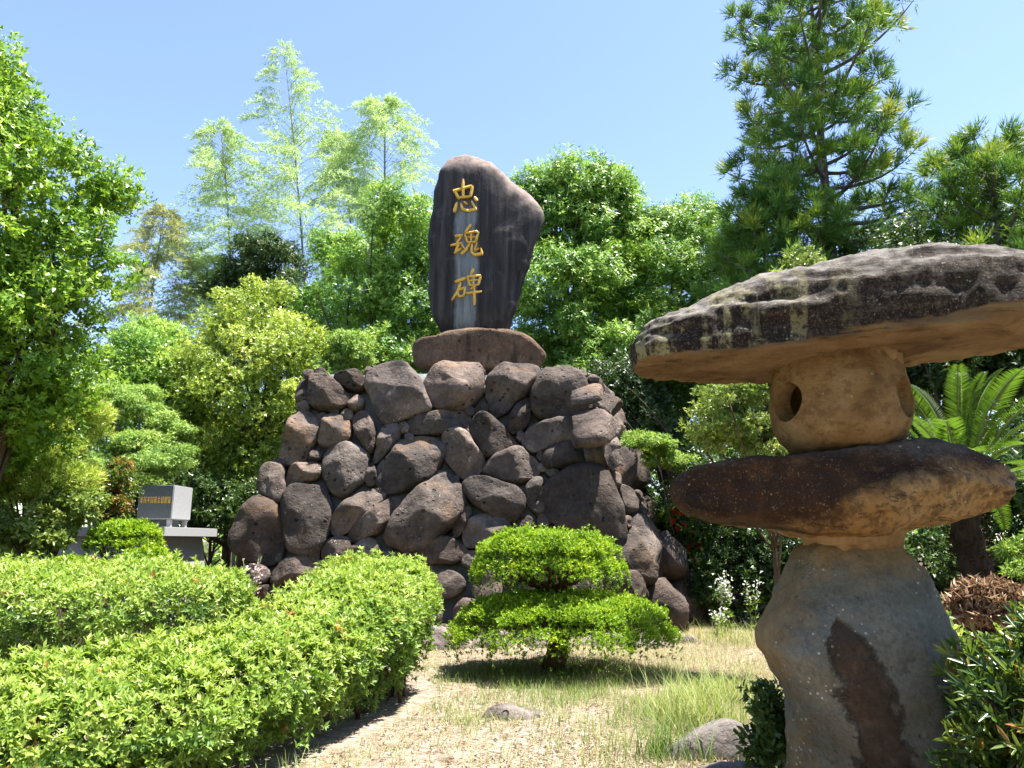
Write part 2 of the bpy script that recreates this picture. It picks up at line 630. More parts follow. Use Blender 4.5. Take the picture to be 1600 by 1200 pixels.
def cap_mat():
    M = Mat('lantern_cap_stone')
    v = M.coord()
    x, y, z = M.sep(v)
    nz = M.sep(M.n('NewGeometry').outputs['Normal'])[2]
    grain = M.noise(M.mapping(v, (0.8, 2.0, 7.0)), 2.0, 8, 0.65, 0.4)
    fine = M.noise(v, 26, 8, 0.75)
    crust = M.ramp(grain, [(0.3, (0.022, 0.016, 0.013)), (0.5, (0.062, 0.048, 0.039)), (0.7, (0.15, 0.122, 0.102))])
    crust = M.mix(M.ramp(fine, [(0.44, 0.0), (0.54, 0.8)]), crust, (0.02, 0.015, 0.011))
    crust = M.mix(M.ramp(M.noise(v, 60, 4, 0.8), [(0.55, 0.0), (0.64, 0.7)]), crust, (0.26, 0.22, 0.18))
    # grey lichen sheet on the upward faces
    crust = M.mix(M.math('MULTIPLY', M.ramp(nz, [(0.30, 0.0), (0.75, 0.75)]), M.ramp(M.noise(v, 5, 8, 0.7), [(0.35, 0.2), (0.6, 1.0)])), crust, (0.33, 0.30, 0.275))
    # pale yellow-green lichen streaks hanging down the thin end
    sx = M.noise(M.mapping(v, (5.5, 5.5, 0.9)), 1.7, 4, 0.55, 0.3)
    lx = M.ramp(M.math('MULTIPLY', M.math('SUBTRACT', x, 0.8), 0.6), [(0.05, 1.0), (0.45, 0.8), (0.75, 0.05)])
    ld = M.math('MULTIPLY', M.ramp(sx, [(0.50, 0.0), (0.56, 1.0)]), M.ramp(M.noise(v, 16, 6, 0.8), [(0.42, 0.0), (0.52, 1.0)]))
    lich = M.math('MULTIPLY', M.math('MULTIPLY', ld, lx), M.ramp(nz, [(0.0, 1.0), (0.55, 0.55)]))
    crust = M.mix(lich, crust, (0.36, 0.33, 0.17))
    dots = M.math('MULTIPLY', M.ramp(M.voronoi(v, 26), [(0.12, 1.0), (0.2, 0.0)]), M.ramp(M.noise(v, 3, 3), [(0.5, 0.0), (0.6, 0.8)]))
    crust = M.mix(dots, crust, (0.45, 0.43, 0.36))
    sand = M.ramp(M.noise(M.mapping(v, (0.7, 1, 5)), 2.0, 7, 0.6, 0.5), [(0.28, (0.085, 0.05, 0.024)), (0.5, (0.25, 0.16, 0.078)), (0.72, (0.35, 0.245, 0.13))])
    sand = M.mix(M.ramp(M.noise(M.mapping(v, (0.5, 1.0, 9.0)), 3.0, 8, 0.7, 0.3), [(0.55, 0.0), (0.64, 0.65)]), sand, (0.06, 0.036, 0.018))
    lip = M.math('ADD', 2.585, M.math('MULTIPLY', M.math('MAXIMUM', M.math('SUBTRACT', x, 1.35), 0.0), 0.155))
    sel = M.math('ADD', M.math('MULTIPLY', M.math('SUBTRACT', z, lip), 7.0), M.math('MULTIPLY', M.math('SUBTRACT', M.noise(M.mapping(v, (1, 1, 2.5)), 2.6, 8, 0.7), 0.5), 0.9))
    sel = M.math('ADD', sel, M.math('MULTIPLY', nz, 0.35))
    col = M.mix(M.ramp(M.math('ADD', M.math('MULTIPLY', sel, 0.5), 0.5), [(0.46, 0.0), (0.52, 1.0)]), sand, crust)
    b = M.bump(grain, 0.9, 0.10)
    b = M.bump(M.noise(v, 9, 8, 0.75), 0.8, 0.05, b)
    b = M.bump(fine, 0.8, 0.022, b)
    return M.done(M.principled(col, 0.9, 0.15, b))
M_cap = cap_mat()

def platform_mat():
    M = Mat('lantern_platform_stone')
    v = M.coord()
    x, y, z = M.sep(v)
    d = M.math('MULTIPLY', M.math('SUBTRACT', M.noise(v, 1.7, 6, 0.6, 0.5), 0.5), 1.5)
    fine = M.noise(v, 20, 8, 0.7)
    dark = M.ramp(M.noise(M.mapping(v, (2, 2, 1)), 2.2, 7, 0.65), [(0.3, (0.014, 0.008, 0.005)), (0.55, (0.055, 0.025, 0.010)), (0.72, (0.13, 0.062, 0.024))])
    tan = M.ramp(M.noise(v, 3.0, 7, 0.6), [(0.3, (0.20, 0.085, 0.022)), (0.5, (0.33, 0.19, 0.07)), (0.7, (0.38, 0.245, 0.11))])
    grey = M.ramp(M.noise(v, 4.0, 7, 0.6), [(0.3, (0.10, 0.095, 0.09)), (0.7, (0.22, 0.20, 0.17))])
    # tan body to the right and underneath, dark crust on the left and over the top, grey nose
    lowness = M.math('MULTIPLY', M.math('SUBTRACT', 1.73, z), 2.2)
    f = M.math('ADD', M.math('ADD', M.math('MULTIPLY', M.math('SUBTRACT', x, 1.95), 0.75), lowness), d)
    col = M.mix(M.ramp(M.math('ADD', M.math('MULTIPLY', f, 0.5), 0.5), [(0.46, 0.0), (0.60, 1.0)]), dark, tan)
    t = M.math('ADD', M.math('MULTIPLY', M.math('SUBTRACT', z, 1.93), 4.0), d)
    col = M.mix(M.ramp(t, [(0.0, 0.0), (0.4, 0.85)]), col, M.mix(0.5, grey, (0.05, 0.042, 0.04)))
    g = M.math('ADD', M.math('MULTIPLY', M.math('SUBTRACT', x, 2.86), 4.0), d)
    col = M.mix(M.ramp(g, [(0.0, 0.0), (0.5, 0.9)]), col, grey)
    col = M.mix(M.ramp(fine, [(0.46, 0.0), (0.58, 0.6)]), col, (0.035, 0.02, 0.012))
    col = M.mix(M.ramp(M.noise(M.mapping(v, (1, 1, 3.5)), 7, 8, 0.75, 0.4), [(0.56, 0.0), (0.62, 0.7)]), col, (0.03, 0.016, 0.009))
    col = M.mix(M.ramp(M.noise(v, 55, 4, 0.8), [(0.58, 0.0), (0.66, 0.5)]), col, (0.36, 0.26, 0.15))
    dots = M.math('MULTIPLY', M.ramp(M.voronoi(v, 15), [(0.08, 1.0), (0.14, 0.0)]), M.ramp(M.noise(v, 4, 3), [(0.5, 0.0), (0.6, 0.8)]))
    col = M.mix(dots, col, (0.5, 0.46, 0.36))
    b = M.bump(M.noise(M.mapping(v, (1, 1, 2)), 5, 8, 0.65), 0.5, 0.05)
    b = M.bump(M.noise(v, 12, 8, 0.75), 0.7, 0.03, b)
    b = M.bump(fine, 0.8, 0.02, b)
    return M.done(M.principled(col, 0.85, 0.2, b))
M_platform = platform_mat()

def firebox_mat():
    M = Mat('firebox_stone')
    v = M.coord()
    n = M.noise(v, 3.5, 7, 0.62, 0.4)
    col = M.ramp(n, [(0.28, (0.17, 0.092, 0.034)), (0.5, (0.31, 0.195, 0.085)), (0.7, (0.40, 0.275, 0.14))])
    ln = M.noise(M.mapping(v, (2, 2, 9)), 2.5, 6, 0.6, 0.6)
    col = M.mix(M.ramp(ln, [(0.56, 0.0), (0.66, 0.5)]), col, (0.14, 0.065, 0.02))
    fine = M.noise(v, 30, 6, 0.7)
    col = M.mix(M.ramp(fine, [(0.45, 0.0), (0.66, 0.35)]), col, (0.16, 0.10, 0.05))
    b = M.bump(n, 0.6, 0.06); b = M.bump(M.noise(M.mapping(v, (1, 1, 2.5)), 11, 8, 0.75), 0.8, 0.035, b); b = M.bump(fine, 0.8, 0.015, b)
    col = M.mix(M.ramp(M.noise(v, 13, 7, 0.75), [(0.50, 0.0), (0.60, 0.55)]), col, (0.12, 0.065, 0.026))
    col = M.mix(M.math('MULTIPLY', M.ramp(M.voronoi(v, 18), [(0.1, 1.0), (0.17, 0.0)]), M.ramp(M.noise(v, 5, 3), [(0.52, 0.0), (0.6, 0.7)])), col, (0.42, 0.34, 0.22))
    return M.done(M.principled(col, 0.9, 0.15, b))
M_firebox = firebox_mat()

def collar_mat():
    M = Mat('pale_mortar')
    v = M.coord()
    n = M.noise(v, 6, 7, 0.65)
    col = M.ramp(n, [(0.3, (0.15, 0.092, 0.042)), (0.5, (0.26, 0.165, 0.08)), (0.7, (0.34, 0.235, 0.125))])
    return M.done(M.principled(col, 0.95, 0.1, M.bump(n, 0.6, 0.03)))
M_collar = collar_mat()

def base_mat():
    M = Mat('lantern_base_stone')
    v = M.coord()
    x, y, z = M.sep(v)
    n = M.noise(v, 2.4, 8, 0.6, 0.4)
    fine = M.noise(v, 40, 6, 0.75)
    col = M.ramp(n, [(0.3, (0.105, 0.10, 0.08)), (0.5, (0.155, 0.148, 0.12)), (0.7, (0.215, 0.2, 0.16))])
    d = M.math('MULTIPLY', M.math('SUBTRACT', M.noise(v, 4.0, 9, 0.72, 0.5), 0.5), 0.9)
    tan = M.ramp(M.noise(v, 5, 6), [(0.3, (0.19, 0.11, 0.042)), (0.7, (0.33, 0.22, 0.10))])
    # tan staining near the head and down the near-left flank
    f1 = M.math('ADD', M.math('MULTIPLY', M.math('SUBTRACT', z, 1.27), 1.8), d)
    f2 = M.math('ADD', M.math('MULTIPLY', M.math('SUBTRACT', M.math('ADD', 1.60, M.math('MULTIPLY', M.math('ABSOLUTE', M.math('SUBTRACT', z, 0.85)), 0.28)), x), 2.0), d)
    col = M.mix(M.math('MULTIPLY', M.math('MAXIMUM', M.ramp(f1, [(0.0, 0.0), (0.35, 1.0)]), M.ramp(f2, [(0.0, 0.0), (0.2, 1.0)])), 0.75), col, tan)
    # long dark brown scar running down the front
    cx = M.math('ADD', M.math('ADD', 2.10, M.math('MULTIPLY', z, -0.30)), M.math('MULTIPLY', d, 0.42))
    dx = M.math('ABSOLUTE', M.math('SUBTRACT', x, cx))
    wz = M.n('MapRange'); M.put(wz.inputs[0], M.math('ADD', z, M.math('MULTIPLY', d, 0.5)))
    wz.inputs[1].default_value = 1.14; wz.inputs[2].default_value = 0.98; wz.inputs[3].default_value = 0.0; wz.inputs[4].default_value = 0.125
    scar = M.math('MULTIPLY', M.math('SUBTRACT', wz.outputs[0], dx), 26.0, True)
    scol = M.ramp(M.noise(v, 7, 7, 0.65), [(0.3, (0.022, 0.015, 0.011)), (0.55, (0.06, 0.037, 0.024)), (0.72, (0.12, 0.08, 0.055))])
    col = M.mix(M.math('MULTIPLY', scar, 0.88), col, scol)
    col = M.mix(M.ramp(fine, [(0.42, 0.0), (0.60, 0.38)]), col, M.mix(1.0, col, (0.35, 0.33, 0.3), 'MULTIPLY'))
    blot = M.math('MULTIPLY', M.ramp(M.noise(v, 13, 6, 0.75), [(0.54, 0.0), (0.66, 0.38)]), M.ramp(M.math('ADD', M.math('MULTIPLY', x, 0.5), M.math('MULTIPLY', z, 0.3)), [(0.9, 0.1), (1.45, 1.0)]))
    col = M.mix(blot, col, (0.03, 0.028, 0.022))
    dots = M.math('MULTIPLY', M.ramp(M.voronoi(v, 24), [(0.13, 1.0), (0.22, 0.0)]), M.ramp(M.noise(v, 3.3, 3), [(0.52, 0.0), (0.62, 0.85)]))
    col = M.mix(dots, col, (0.48, 0.47, 0.42))
    pits = M.ramp(M.voronoi(v, 11), [(0.06, 0.0), (0.16, 1.0)])
    b = M.bump(M.noise(v, 6, 8, 0.65), 0.5, 0.04)
    b = M.bump(fine, 0.6, 0.012, b)
    b = M.bump(pits, 0.6, 0.02, b)
    b = M.bump(scar, 0.8, -0.03, b)
    return M.done(M.principled(col, 0.9, 0.15, b))
M_base = base_mat()

def ground_mat():
    M = Mat('dry_litter_ground')
    v = M.coord()
    big = M.noise(v, 0.55, 5, 0.6, 0.4)
    med = M.noise(v, 7, 7, 0.7)
    chip = M.voronoi(M.mapping(v, (1, 1.6, 1)), 38, 'Color')
    cs = M.n('SeparateColor'); M.put(cs.inputs[0], chip)
    straw = M.ramp(cs.outputs[0], [(0.0, (0.13, 0.09, 0.065)), (0.35, (0.22, 0.17, 0.132)), (0.75, (0.31, 0.255, 0.21)), (1.0, (0.42, 0.37, 0.325))])
    soil = M.ramp(med, [(0.3, (0.09, 0.062, 0.042)), (0.7, (0.20, 0.155, 0.11))])
    col = M.mix(M.ramp(med, [(0.40, 0.75), (0.58, 0.12)]), straw, soil)
    moss = M.ramp(M.noise(v, 3, 6), [(0.3, (0.07, 0.095, 0.028)), (0.7, (0.19, 0.19, 0.07))])
    col = M.mix(M.ramp(big, [(0.52, 0.0), (0.66, 0.45)]), col, moss)
    # bare dark woodland soil away from the clearing
    x, y, z = M.sep(v)
    far = M.math('MAXIMUM', M.ramp(M.math('MULTIPLY', M.math('ABSOLUTE', M.math('SUBTRACT', x, 1.0)), 0.05), [(0.25, 0.0), (0.4, 1.0)]), M.ramp(M.math('MULTIPLY', y, 0.02), [(0.29, 0.0), (0.36, 1.0)]))
    col = M.mix(far, col, M.ramp(med, [(0.3, (0.035, 0.028, 0.018)), (0.7, (0.11, 0.09, 0.05))]))
    b = M.bump(med, 0.6, 0.03)
    b = M.bump(cs.outputs[0], 0.5, 0.01, b)
    return M.done(M.principled(col, 0.95, 0.1, b))
M_ground = ground_mat()

M_bark = bark_mat('brown_bark', (0.045, 0.03, 0.02), (0.13, 0.09, 0.06))
M_bark_dark = bark_mat('dark_bark', (0.018, 0.013, 0.009), (0.055, 0.04, 0.028))
M_bark_red = bark_mat('red_bark', (0.05, 0.027, 0.018), (0.15, 0.085, 0.055))
M_bark_grey = bark_mat('grey_bark', (0.06, 0.05, 0.045), (0.19, 0.16, 0.14))
M_culm = bark_mat('bamboo_culm', (0.10, 0.13, 0.05), (0.22, 0.25, 0.11))

L_azalea = leaf_mat('azalea_leaf', [(0.0, (0.043, 0.101, 0.019)), (0.3, (0.122, 0.228, 0.035)), (0.65, (0.243, 0.362, 0.059)), (0.93, (0.358, 0.455, 0.110)), (1.0, (0.428, 0.202, 0.079))], 0.38, 0.40, 0.4)
L_topiary = leaf_mat('topiary_leaf', [(0.0, (0.056, 0.114, 0.010)), (0.35, (0.156, 0.283, 0.014)), (0.75, (0.296, 0.442, 0.022)), (1.0, (0.562, 0.584, 0.036))], 0.35, 0.42, 0.3)
L_bright = leaf_mat('bright_tree_leaf', [(0.0, (0.059, 0.146, 0.015)), (0.4, (0.158, 0.303, 0.028)), (0.8, (0.283, 0.442, 0.046)), (1.0, (0.420, 0.549, 0.077))], 0.40, 0.38, 0.4)
L_yellow = leaf_mat('yellow_green_leaf', [(0.0, (0.109, 0.175, 0.025)), (0.4, (0.239, 0.340, 0.046)), (0.8, (0.418, 0.514, 0.084)), (1.0, (0.559, 0.596, 0.147))], 0.36, 0.36, 0.45)
L_laurel = leaf_mat('laurel_leaf', [(0.0, (0.063, 0.156, 0.032)), (0.4, (0.138, 0.287, 0.050)), (0.8, (0.264, 0.430, 0.072)), (1.0, (0.402, 0.549, 0.108))], 0.38, 0.42, 0.35)
L_dark = leaf_mat('dark_evergreen_leaf', [(0.0, (0.016, 0.039, 0.009)), (0.5, (0.039, 0.085, 0.016)), (1.0, (0.085, 0.140, 0.027))], 0.28, 0.4, 0.4)
L_conifer = leaf_mat('conifer_needle', [(0.0, (0.037, 0.109, 0.024)), (0.45, (0.105, 0.220, 0.037)), (0.8, (0.219, 0.331, 0.043)), (1.0, (0.418, 0.404, 0.050))], 0.25, 0.5, 0.25)
L_bamboo = leaf_mat('bamboo_leaf', [(0.0, (0.199, 0.335, 0.124)), (0.5, (0.370, 0.530, 0.223)), (1.0, (0.569, 0.673, 0.373))], 0.45, 0.5, 0.3)
L_bamboo_dry = leaf_mat('dry_bamboo_leaf', [(0.0, (0.175, 0.245, 0.090)), (0.5, (0.328, 0.359, 0.149)), (1.0, (0.459, 0.446, 0.224))], 0.4, 0.5, 0.3)
L_maple = leaf_mat('maple_leaf', [(0.0, (0.105, 0.199, 0.044)), (0.5, (0.210, 0.349, 0.070)), (1.0, (0.384, 0.497, 0.122))], 0.42, 0.5, 0.25)
L_pale = leaf_mat('pale_leaf', [(0.0, (0.088, 0.149, 0.025)), (0.5, (0.198, 0.276, 0.050)), (1.0, (0.374, 0.425, 0.140))], 0.4, 0.42, 0.4)
L_cycad = leaf_mat('cycad_leaflet', [(0.0, (0.024, 0.060, 0.006)), (0.5, (0.044, 0.102, 0.009)), (1.0, (0.071, 0.133, 0.014))], 0.5, 0.5, 0.2)
L_nandina = leaf_mat('nandina_leaf', [(0.0, (0.025, 0.060, 0.010)), (0.5, (0.06, 0.12, 0.018)), (0.85, (0.15, 0.20, 0.03)), (0.95, (0.25, 0.20, 0.04)), (1.0, (0.32, 0.12, 0.035))], 0.35, 0.3, 0.5)
L_grass = leaf_mat('grass_blade', [(0.0, (0.06, 0.13, 0.02)), (0.5, (0.16, 0.24, 0.05)), (1.0, (0.38, 0.40, 0.16))], 0.4, 0.5, 0.3)
L_straw = leaf_mat('straw_blade', [(0.0, (0.150, 0.165, 0.053)), (0.4, (0.315, 0.270, 0.128)), (1.0, (0.495, 0.420, 0.255))], 0.3, 0.6, 0.2, (1, 1, 1))
L_litter = leaf_mat('leaf_litter', [(0.0, (0.086, 0.049, 0.032)), (0.3, (0.208, 0.139, 0.096)), (0.7, (0.343, 0.261, 0.198)), (1.0, (0.453, 0.395, 0.365))], 0.15, 0.7, 0.2, (1, 1, 1))
L_dry = leaf_mat('dry_brown_frond', [(0.0, (0.16, 0.09, 0.055)), (0.5, (0.34, 0.22, 0.14)), (1.0, (0.55, 0.41, 0.29))], 0.25, 0.7, 0.2, (1, 0.9, 0.7))
L_scale = leaf_mat('old_leaf_base', [(0.0, (0.03, 0.02, 0.012)), (1.0, (0.085, 0.055, 0.032))], 0.1, 0.8, 0.1, (1, 1, 1))
L_white = leaf_mat('white_petal', [(0.0, (0.72, 0.74, 0.66)), (1.0, (0.85, 0.85, 0.82))], 0.3, 0.5, 0.2, (1, 1, 1))
L_red = leaf_mat('red_petal', [(0.0, (0.45, 0.02, 0.015)), (1.0, (0.75, 0.05, 0.035))], 0.3, 0.5, 0.2, (1, 0.6, 0.6))
L_pink = leaf_mat('pink_petal', [(0.0, (0.62, 0.40, 0.42)), (1.0, (0.82, 0.68, 0.68))], 0.3, 0.5, 0.2, (1, 0.9, 0.9))

# ------------------------------------------------------------------ ground
def gz(x, y):
    return 0.045 * noise.noise(Vector((x * 0.45, y * 0.45, 0.3))) + 0.02 * noise.noise(Vector((x * 1.7, y * 1.7, 4.1)))

def build_ground():
    xs = np.r_[-700, -300, -120, -60, -35, -22, np.arange(-14, 14.01, 0.2), 22, 35, 60, 120, 300, 700]
    ys = np.r_[-500, -200, -80, -30, -12, -4, np.arange(0, 24.01, 0.2), 32, 45, 70, 120, 300, 900]
    V = [(x, y, gz(x, y) if abs(x) < 15 and -1 < y < 25 else 0.0) for y in ys for x in xs]
    nx = len(xs)
    Fc = [(j * nx + i, j * nx + i + 1, (j + 1) * nx + i + 1, (j + 1) * nx + i) for j in range(len(ys) - 1) for i in range(nx - 1)]
    o = link('ground', from_lists('ground', V, Fc), M_ground)
    tag(o, 'dry straw covered ground with leaf litter and bare soil', None, None, 'structure')
build_ground()

# ------------------------------------------------------------------ stone mound
STONES = [
('F',(-3.35,13.06,4.14),(0.000,-0.969,0.247),'-35,28 -28,35 0,30 10,26 17,11 38,-6 45,-17 33,-32 7,-36 -20,-30 -35,-17 -32,7'),
('F',(-2.94,13.11,4.36),(0.000,-0.969,0.247),'-31,1 -26,12 -3,16 8,20 21,12 27,-10 18,-21 0,-17 -16,-12'),
('F',(-2.10,13.04,4.09),(0.000,-0.969,0.247),'-56,18 -48,38 -29,51 -2,62 17,57 28,44 47,11 67,-31 50,-39 17,-50 -2,-60 -17,-56 -32,-35 -42,-10'),
('F',(-1.10,13.09,4.26),(0.000,-0.969,0.247),'-49,-2 -44,15 -24,40 -1,45 23,46 52,44 56,-2 48,-28 22,-49 -5,-49 -32,-40 -46,-21'),
('F',(-0.02,13.08,4.21),(0.000,-0.969,0.247),'-48,-1 -34,33 -4,45 31,45 52,35 50,14 31,-10 9,-29 -16,-52 -31,-52 -41,-29'),
('F',(0.90,13.05,4.11),(0.000,-0.969,0.247),'-55,-8 -50,10 -35,40 -14,46 8,51 29,44 41,25 50,1 49,-27 42,-45 13,-50 -29,-50 -49,-36'),
('F',(0.14,12.94,3.66),(0.000,-0.969,0.247),'-24,-22 -15,10 2,28 19,40 19,0 10,-22 -11,-33'),
('F',(-3.72,12.83,3.25),(0.000,-0.969,0.247),'-29,14 -18,37 -2,54 19,43 31,34 32,14 25,-10 17,-38 4,-48 -19,-44 -32,-42 -28,-14'),
('F',(-3.12,12.86,3.37),(0.000,-0.969,0.247),'-25,2 -24,25 -7,34 13,25 26,15 28,-6 21,-18 7,-26 -11,-30 -26,-22'),
('F',(-2.60,12.87,3.41),(0.000,-0.969,0.247),'-22,18 -17,30 -6,36 8,28 21,1 24,-15 16,-43 4,-39 -9,-19 -18,1'),
('F',(-2.21,12.81,3.18),(0.000,-0.969,0.247),'-18,-19 -13,9 -5,29 6,37 21,33 25,17 16,-7 3,-23 -15,-39 -20,-37'),
('F',(-1.32,12.90,3.53),(0.000,-0.969,0.247),'-53,-2 -46,8 -13,17 25,26 52,19 57,4 45,-10 8,-18 -26,-22 -48,-20'),
('F',(-2.87,12.69,2.71),(0.000,-0.969,0.247),'-36,18 -32,34 -14,43 4,45 28,32 38,18 38,-5 33,-24 19,-36 3,-51 -16,-47 -29,-24 -35,-5'),
('F',(-1.78,12.70,2.75),(0.000,-0.969,0.247),'-52,-13 -48,2 -30,26 -13,50 17,52 51,44 61,22 53,2 40,-25 18,-36 -14,-45 -35,-47 -49,-32'),
('F',(-0.85,12.76,2.96),(0.000,-0.969,0.247),'-36,24 -31,42 -3,45 15,30 27,6 38,-11 31,-29 16,-43 -5,-40 -20,-25 -33,0'),
('F',(-3.42,12.74,2.92),(0.000,-0.969,0.247),'-10,1 -4,13 8,9 13,-3 2,-10 -9,-9'),
('F',(-3.59,12.66,2.57),(0.000,-0.969,0.247),'-26,1 -16,21 6,25 34,21 34,5 17,-10 -4,-16 -18,-29 -26,-18'),
('F',(-4.05,12.62,2.45),(0.000,-0.969,0.247),'-23,26 -15,34 7,34 17,22 16,3 23,-12 21,-27 13,-35 -6,-27 -25,-20 -28,3'),
('F',(-4.16,12.41,1.62),(0.000,-0.969,0.247),'-47,-8 -44,17 -33,46 -10,59 17,48 28,32 34,6 42,-26 37,-43 14,-53 -7,-47 -32,-33'),
('F',(-3.43,12.47,1.86),(0.000,-0.969,0.247),'-42,22 -38,45 -16,57 13,57 32,45 40,22 41,-7 37,-32 22,-55 2,-62 -19,-57 -33,-32 -40,-3'),
('F',(-2.61,12.50,1.96),(0.000,-0.969,0.247),'-37,-18 -29,0 -13,26 15,37 43,41 48,28 32,4 12,-14 -7,-32 -28,-40 -36,-32'),
('F',(-2.30,12.46,1.79),(0.000,-0.969,0.247),'-38,-22 -29,-4 -6,18 28,42 46,40 37,15 21,-7 1,-22 -26,-32 -35,-29'),
('F',(-1.50,12.49,1.91),(0.000,-0.969,0.247),'-61,-30 -55,-12 -36,13 -20,39 12,58 33,75 52,62 66,28 65,2 44,-27 21,-45 -17,-62 -45,-55 -58,-45'),
('F',(-0.85,12.46,1.80),(0.000,-0.969,0.247),'-15,-16 -11,2 3,24 16,26 16,9 1,-19 -10,-27'),
('F',(-3.53,12.26,1.02),(0.000,-0.969,0.247),'-35,-12 -27,5 -12,21 15,23 41,16 39,-1 16,-12 -11,-15 -26,-25'),
('F',(-2.86,12.33,1.29),(0.000,-0.969,0.247),'-23,-2 -22,16 -2,26 17,25 22,9 22,-26 4,-29 -18,-19'),
('F',(-2.42,12.34,1.35),(0.000,-0.969,0.247),'-22,-1 -11,14 6,21 24,10 19,-8 2,-18 -18,-18'),
('F',(-1.22,12.34,1.33),(0.000,-0.969,0.247),'-42,-3 -26,11 6,24 27,18 52,-1 31,-17 -13,-20 -35,-13'),
('F',(-2.42,12.66,2.58),(0.000,-0.969,0.247),'-8,4 -2,22 9,16 11,-11 -1,-19 -9,-11'),
('F',(-3.92,12.18,0.69),(0.000,-0.969,0.247),'-17,5 -5,12 16,9 16,-11 -11,-15'),
('F',(-2.80,13.00,3.91),(0.000,-0.969,0.247),'-17,-4 -5,13 10,13 14,-4 -2,-17'),
('F',(-0.28,12.56,2.19),(0.000,-0.969,0.247),'-55,22 -46,37 -18,39 15,24 43,12 50,-3 46,-27 27,-43 -1,-35 -21,-19 -41,-7'),
('F',(-0.32,12.84,3.29),(0.000,-0.969,0.247),'-42,16 -32,39 -15,43 2,30 23,7 41,-15 39,-26 19,-35 -10,-39 -26,-19'),
('F',(-0.00,12.70,2.73),(0.000,-0.969,0.247),'-51,-9 -41,8 -21,25 11,36 28,21 48,3 45,-11 23,-26 -5,-28 -37,-18'),
('F',(0.82,12.85,3.34),(0.000,-0.969,0.247),'-62,-20 -54,6 -29,22 13,28 47,28 54,13 53,-7 28,-12 -9,-25 -42,-33'),
('F',(1.05,12.75,2.92),(0.000,-0.969,0.247),'-51,-11 -47,6 -24,21 13,32 34,28 48,-3 54,-16 28,-15 -13,-19 -41,-24'),
('F',(1.28,12.52,2.02),(0.000,-0.969,0.247),'-90,-10 -77,22 -61,47 -32,64 5,76 29,71 43,39 57,6 60,-26 59,-54 50,-65 33,-65 7,-42 -24,-38 -59,-26'),
('F',(0.37,12.60,2.33),(0.000,-0.969,0.247),'-14,7 -1,21 15,23 16,7 6,-14 -6,-30 -16,-14'),
('F',(-0.46,12.42,1.65),(0.000,-0.969,0.247),'-35,-3 -26,17 -3,29 29,25 45,9 33,-7 6,-19 -17,-27 -32,-23'),
('F',(-4.16,12.24,0.96),(0.000,-0.969,0.247),'-25,5 -10,19 15,14 27,2 19,-15 -5,-15 -20,-9'),
('R',(1.85,14.11,4.02),(0.933,-0.263,0.244),'-134,-17 -37,8 157,45 152,20 0,-21 -138,-35'),
('R',(1.40,12.52,4.00),(0.948,-0.268,0.174),'-38,-7 6,17 58,23 11,-6 -38,-27'),
('R',(1.42,12.19,3.40),(0.940,-0.293,0.175),'-60,-3 -1,27 77,41 96,26 36,-9 -54,-44 -94,-38'),
('R',(1.66,12.71,3.02),(0.930,-0.305,0.203),'-82,1 -8,23 78,30 73,7 -9,-39 -52,-23'),
('R',(1.91,13.89,3.54),(0.928,-0.284,0.241),'-96,-3 11,25 135,30 109,6 -39,-31 -119,-26'),
('R',(2.01,13.59,2.78),(0.920,-0.311,0.238),'-32,31 39,49 56,18 28,-17 18,-40 -41,-31 -69,-12'),
('R',(2.49,15.20,2.99),(0.909,-0.299,0.292),'-76,37 9,45 88,22 113,-13 42,-45 -27,-40 -61,-13 -88,8'),
('R',(2.03,13.22,2.21),(0.916,-0.328,0.231),'-60,24 -10,24 53,6 102,-10 28,-28 -47,-20 -66,4'),
('R',(2.75,15.14,2.11),(0.901,-0.326,0.286),'-112,-5 0,29 130,37 153,17 67,-18 -67,-36 -170,-25'),
('R',(2.41,13.57,1.26),(0.903,-0.352,0.246),'-85,62 -5,64 98,44 147,11 132,-30 33,-61 -41,-64 -133,-32 -146,6'),
('R',(3.25,15.84,1.38),(0.889,-0.343,0.303),'-107,31 4,48 72,23 99,-9 79,-40 -62,-41 -85,-12'),
('R',(3.50,15.84,0.64),(0.884,-0.359,0.299),'-109,40 -15,35 142,8 154,-24 12,-50 -69,-20 -114,10'),
('R',(1.86,11.88,0.79),(0.907,-0.365,0.209),'-105,15 -66,27 39,23 132,-8 123,-31 -27,-24 -94,-2'),
('R',(3.00,14.38,0.34),(0.890,-0.368,0.268),'-101,23 9,38 54,22 89,-17 90,-31 -37,-32 -103,-5'),
('R',(2.11,12.71,1.14),(0.907,-0.356,0.227),'-71,11 -41,-22 42,-47 63,-16 17,25 -10,49'),
]

FB = [(-4.5, 12.0), (2.1, 12.0), (4.0, 16.5), (2.6, 19.2), (-4.2, 19.2), (-5.3, 16.5)]
FT = [(-3.75, 13.2), (1.45, 13.2), (2.13, 16.0), (1.6, 17.6), (-3.4, 17.6), (-4.0, 16.0)]
HT = 4.7

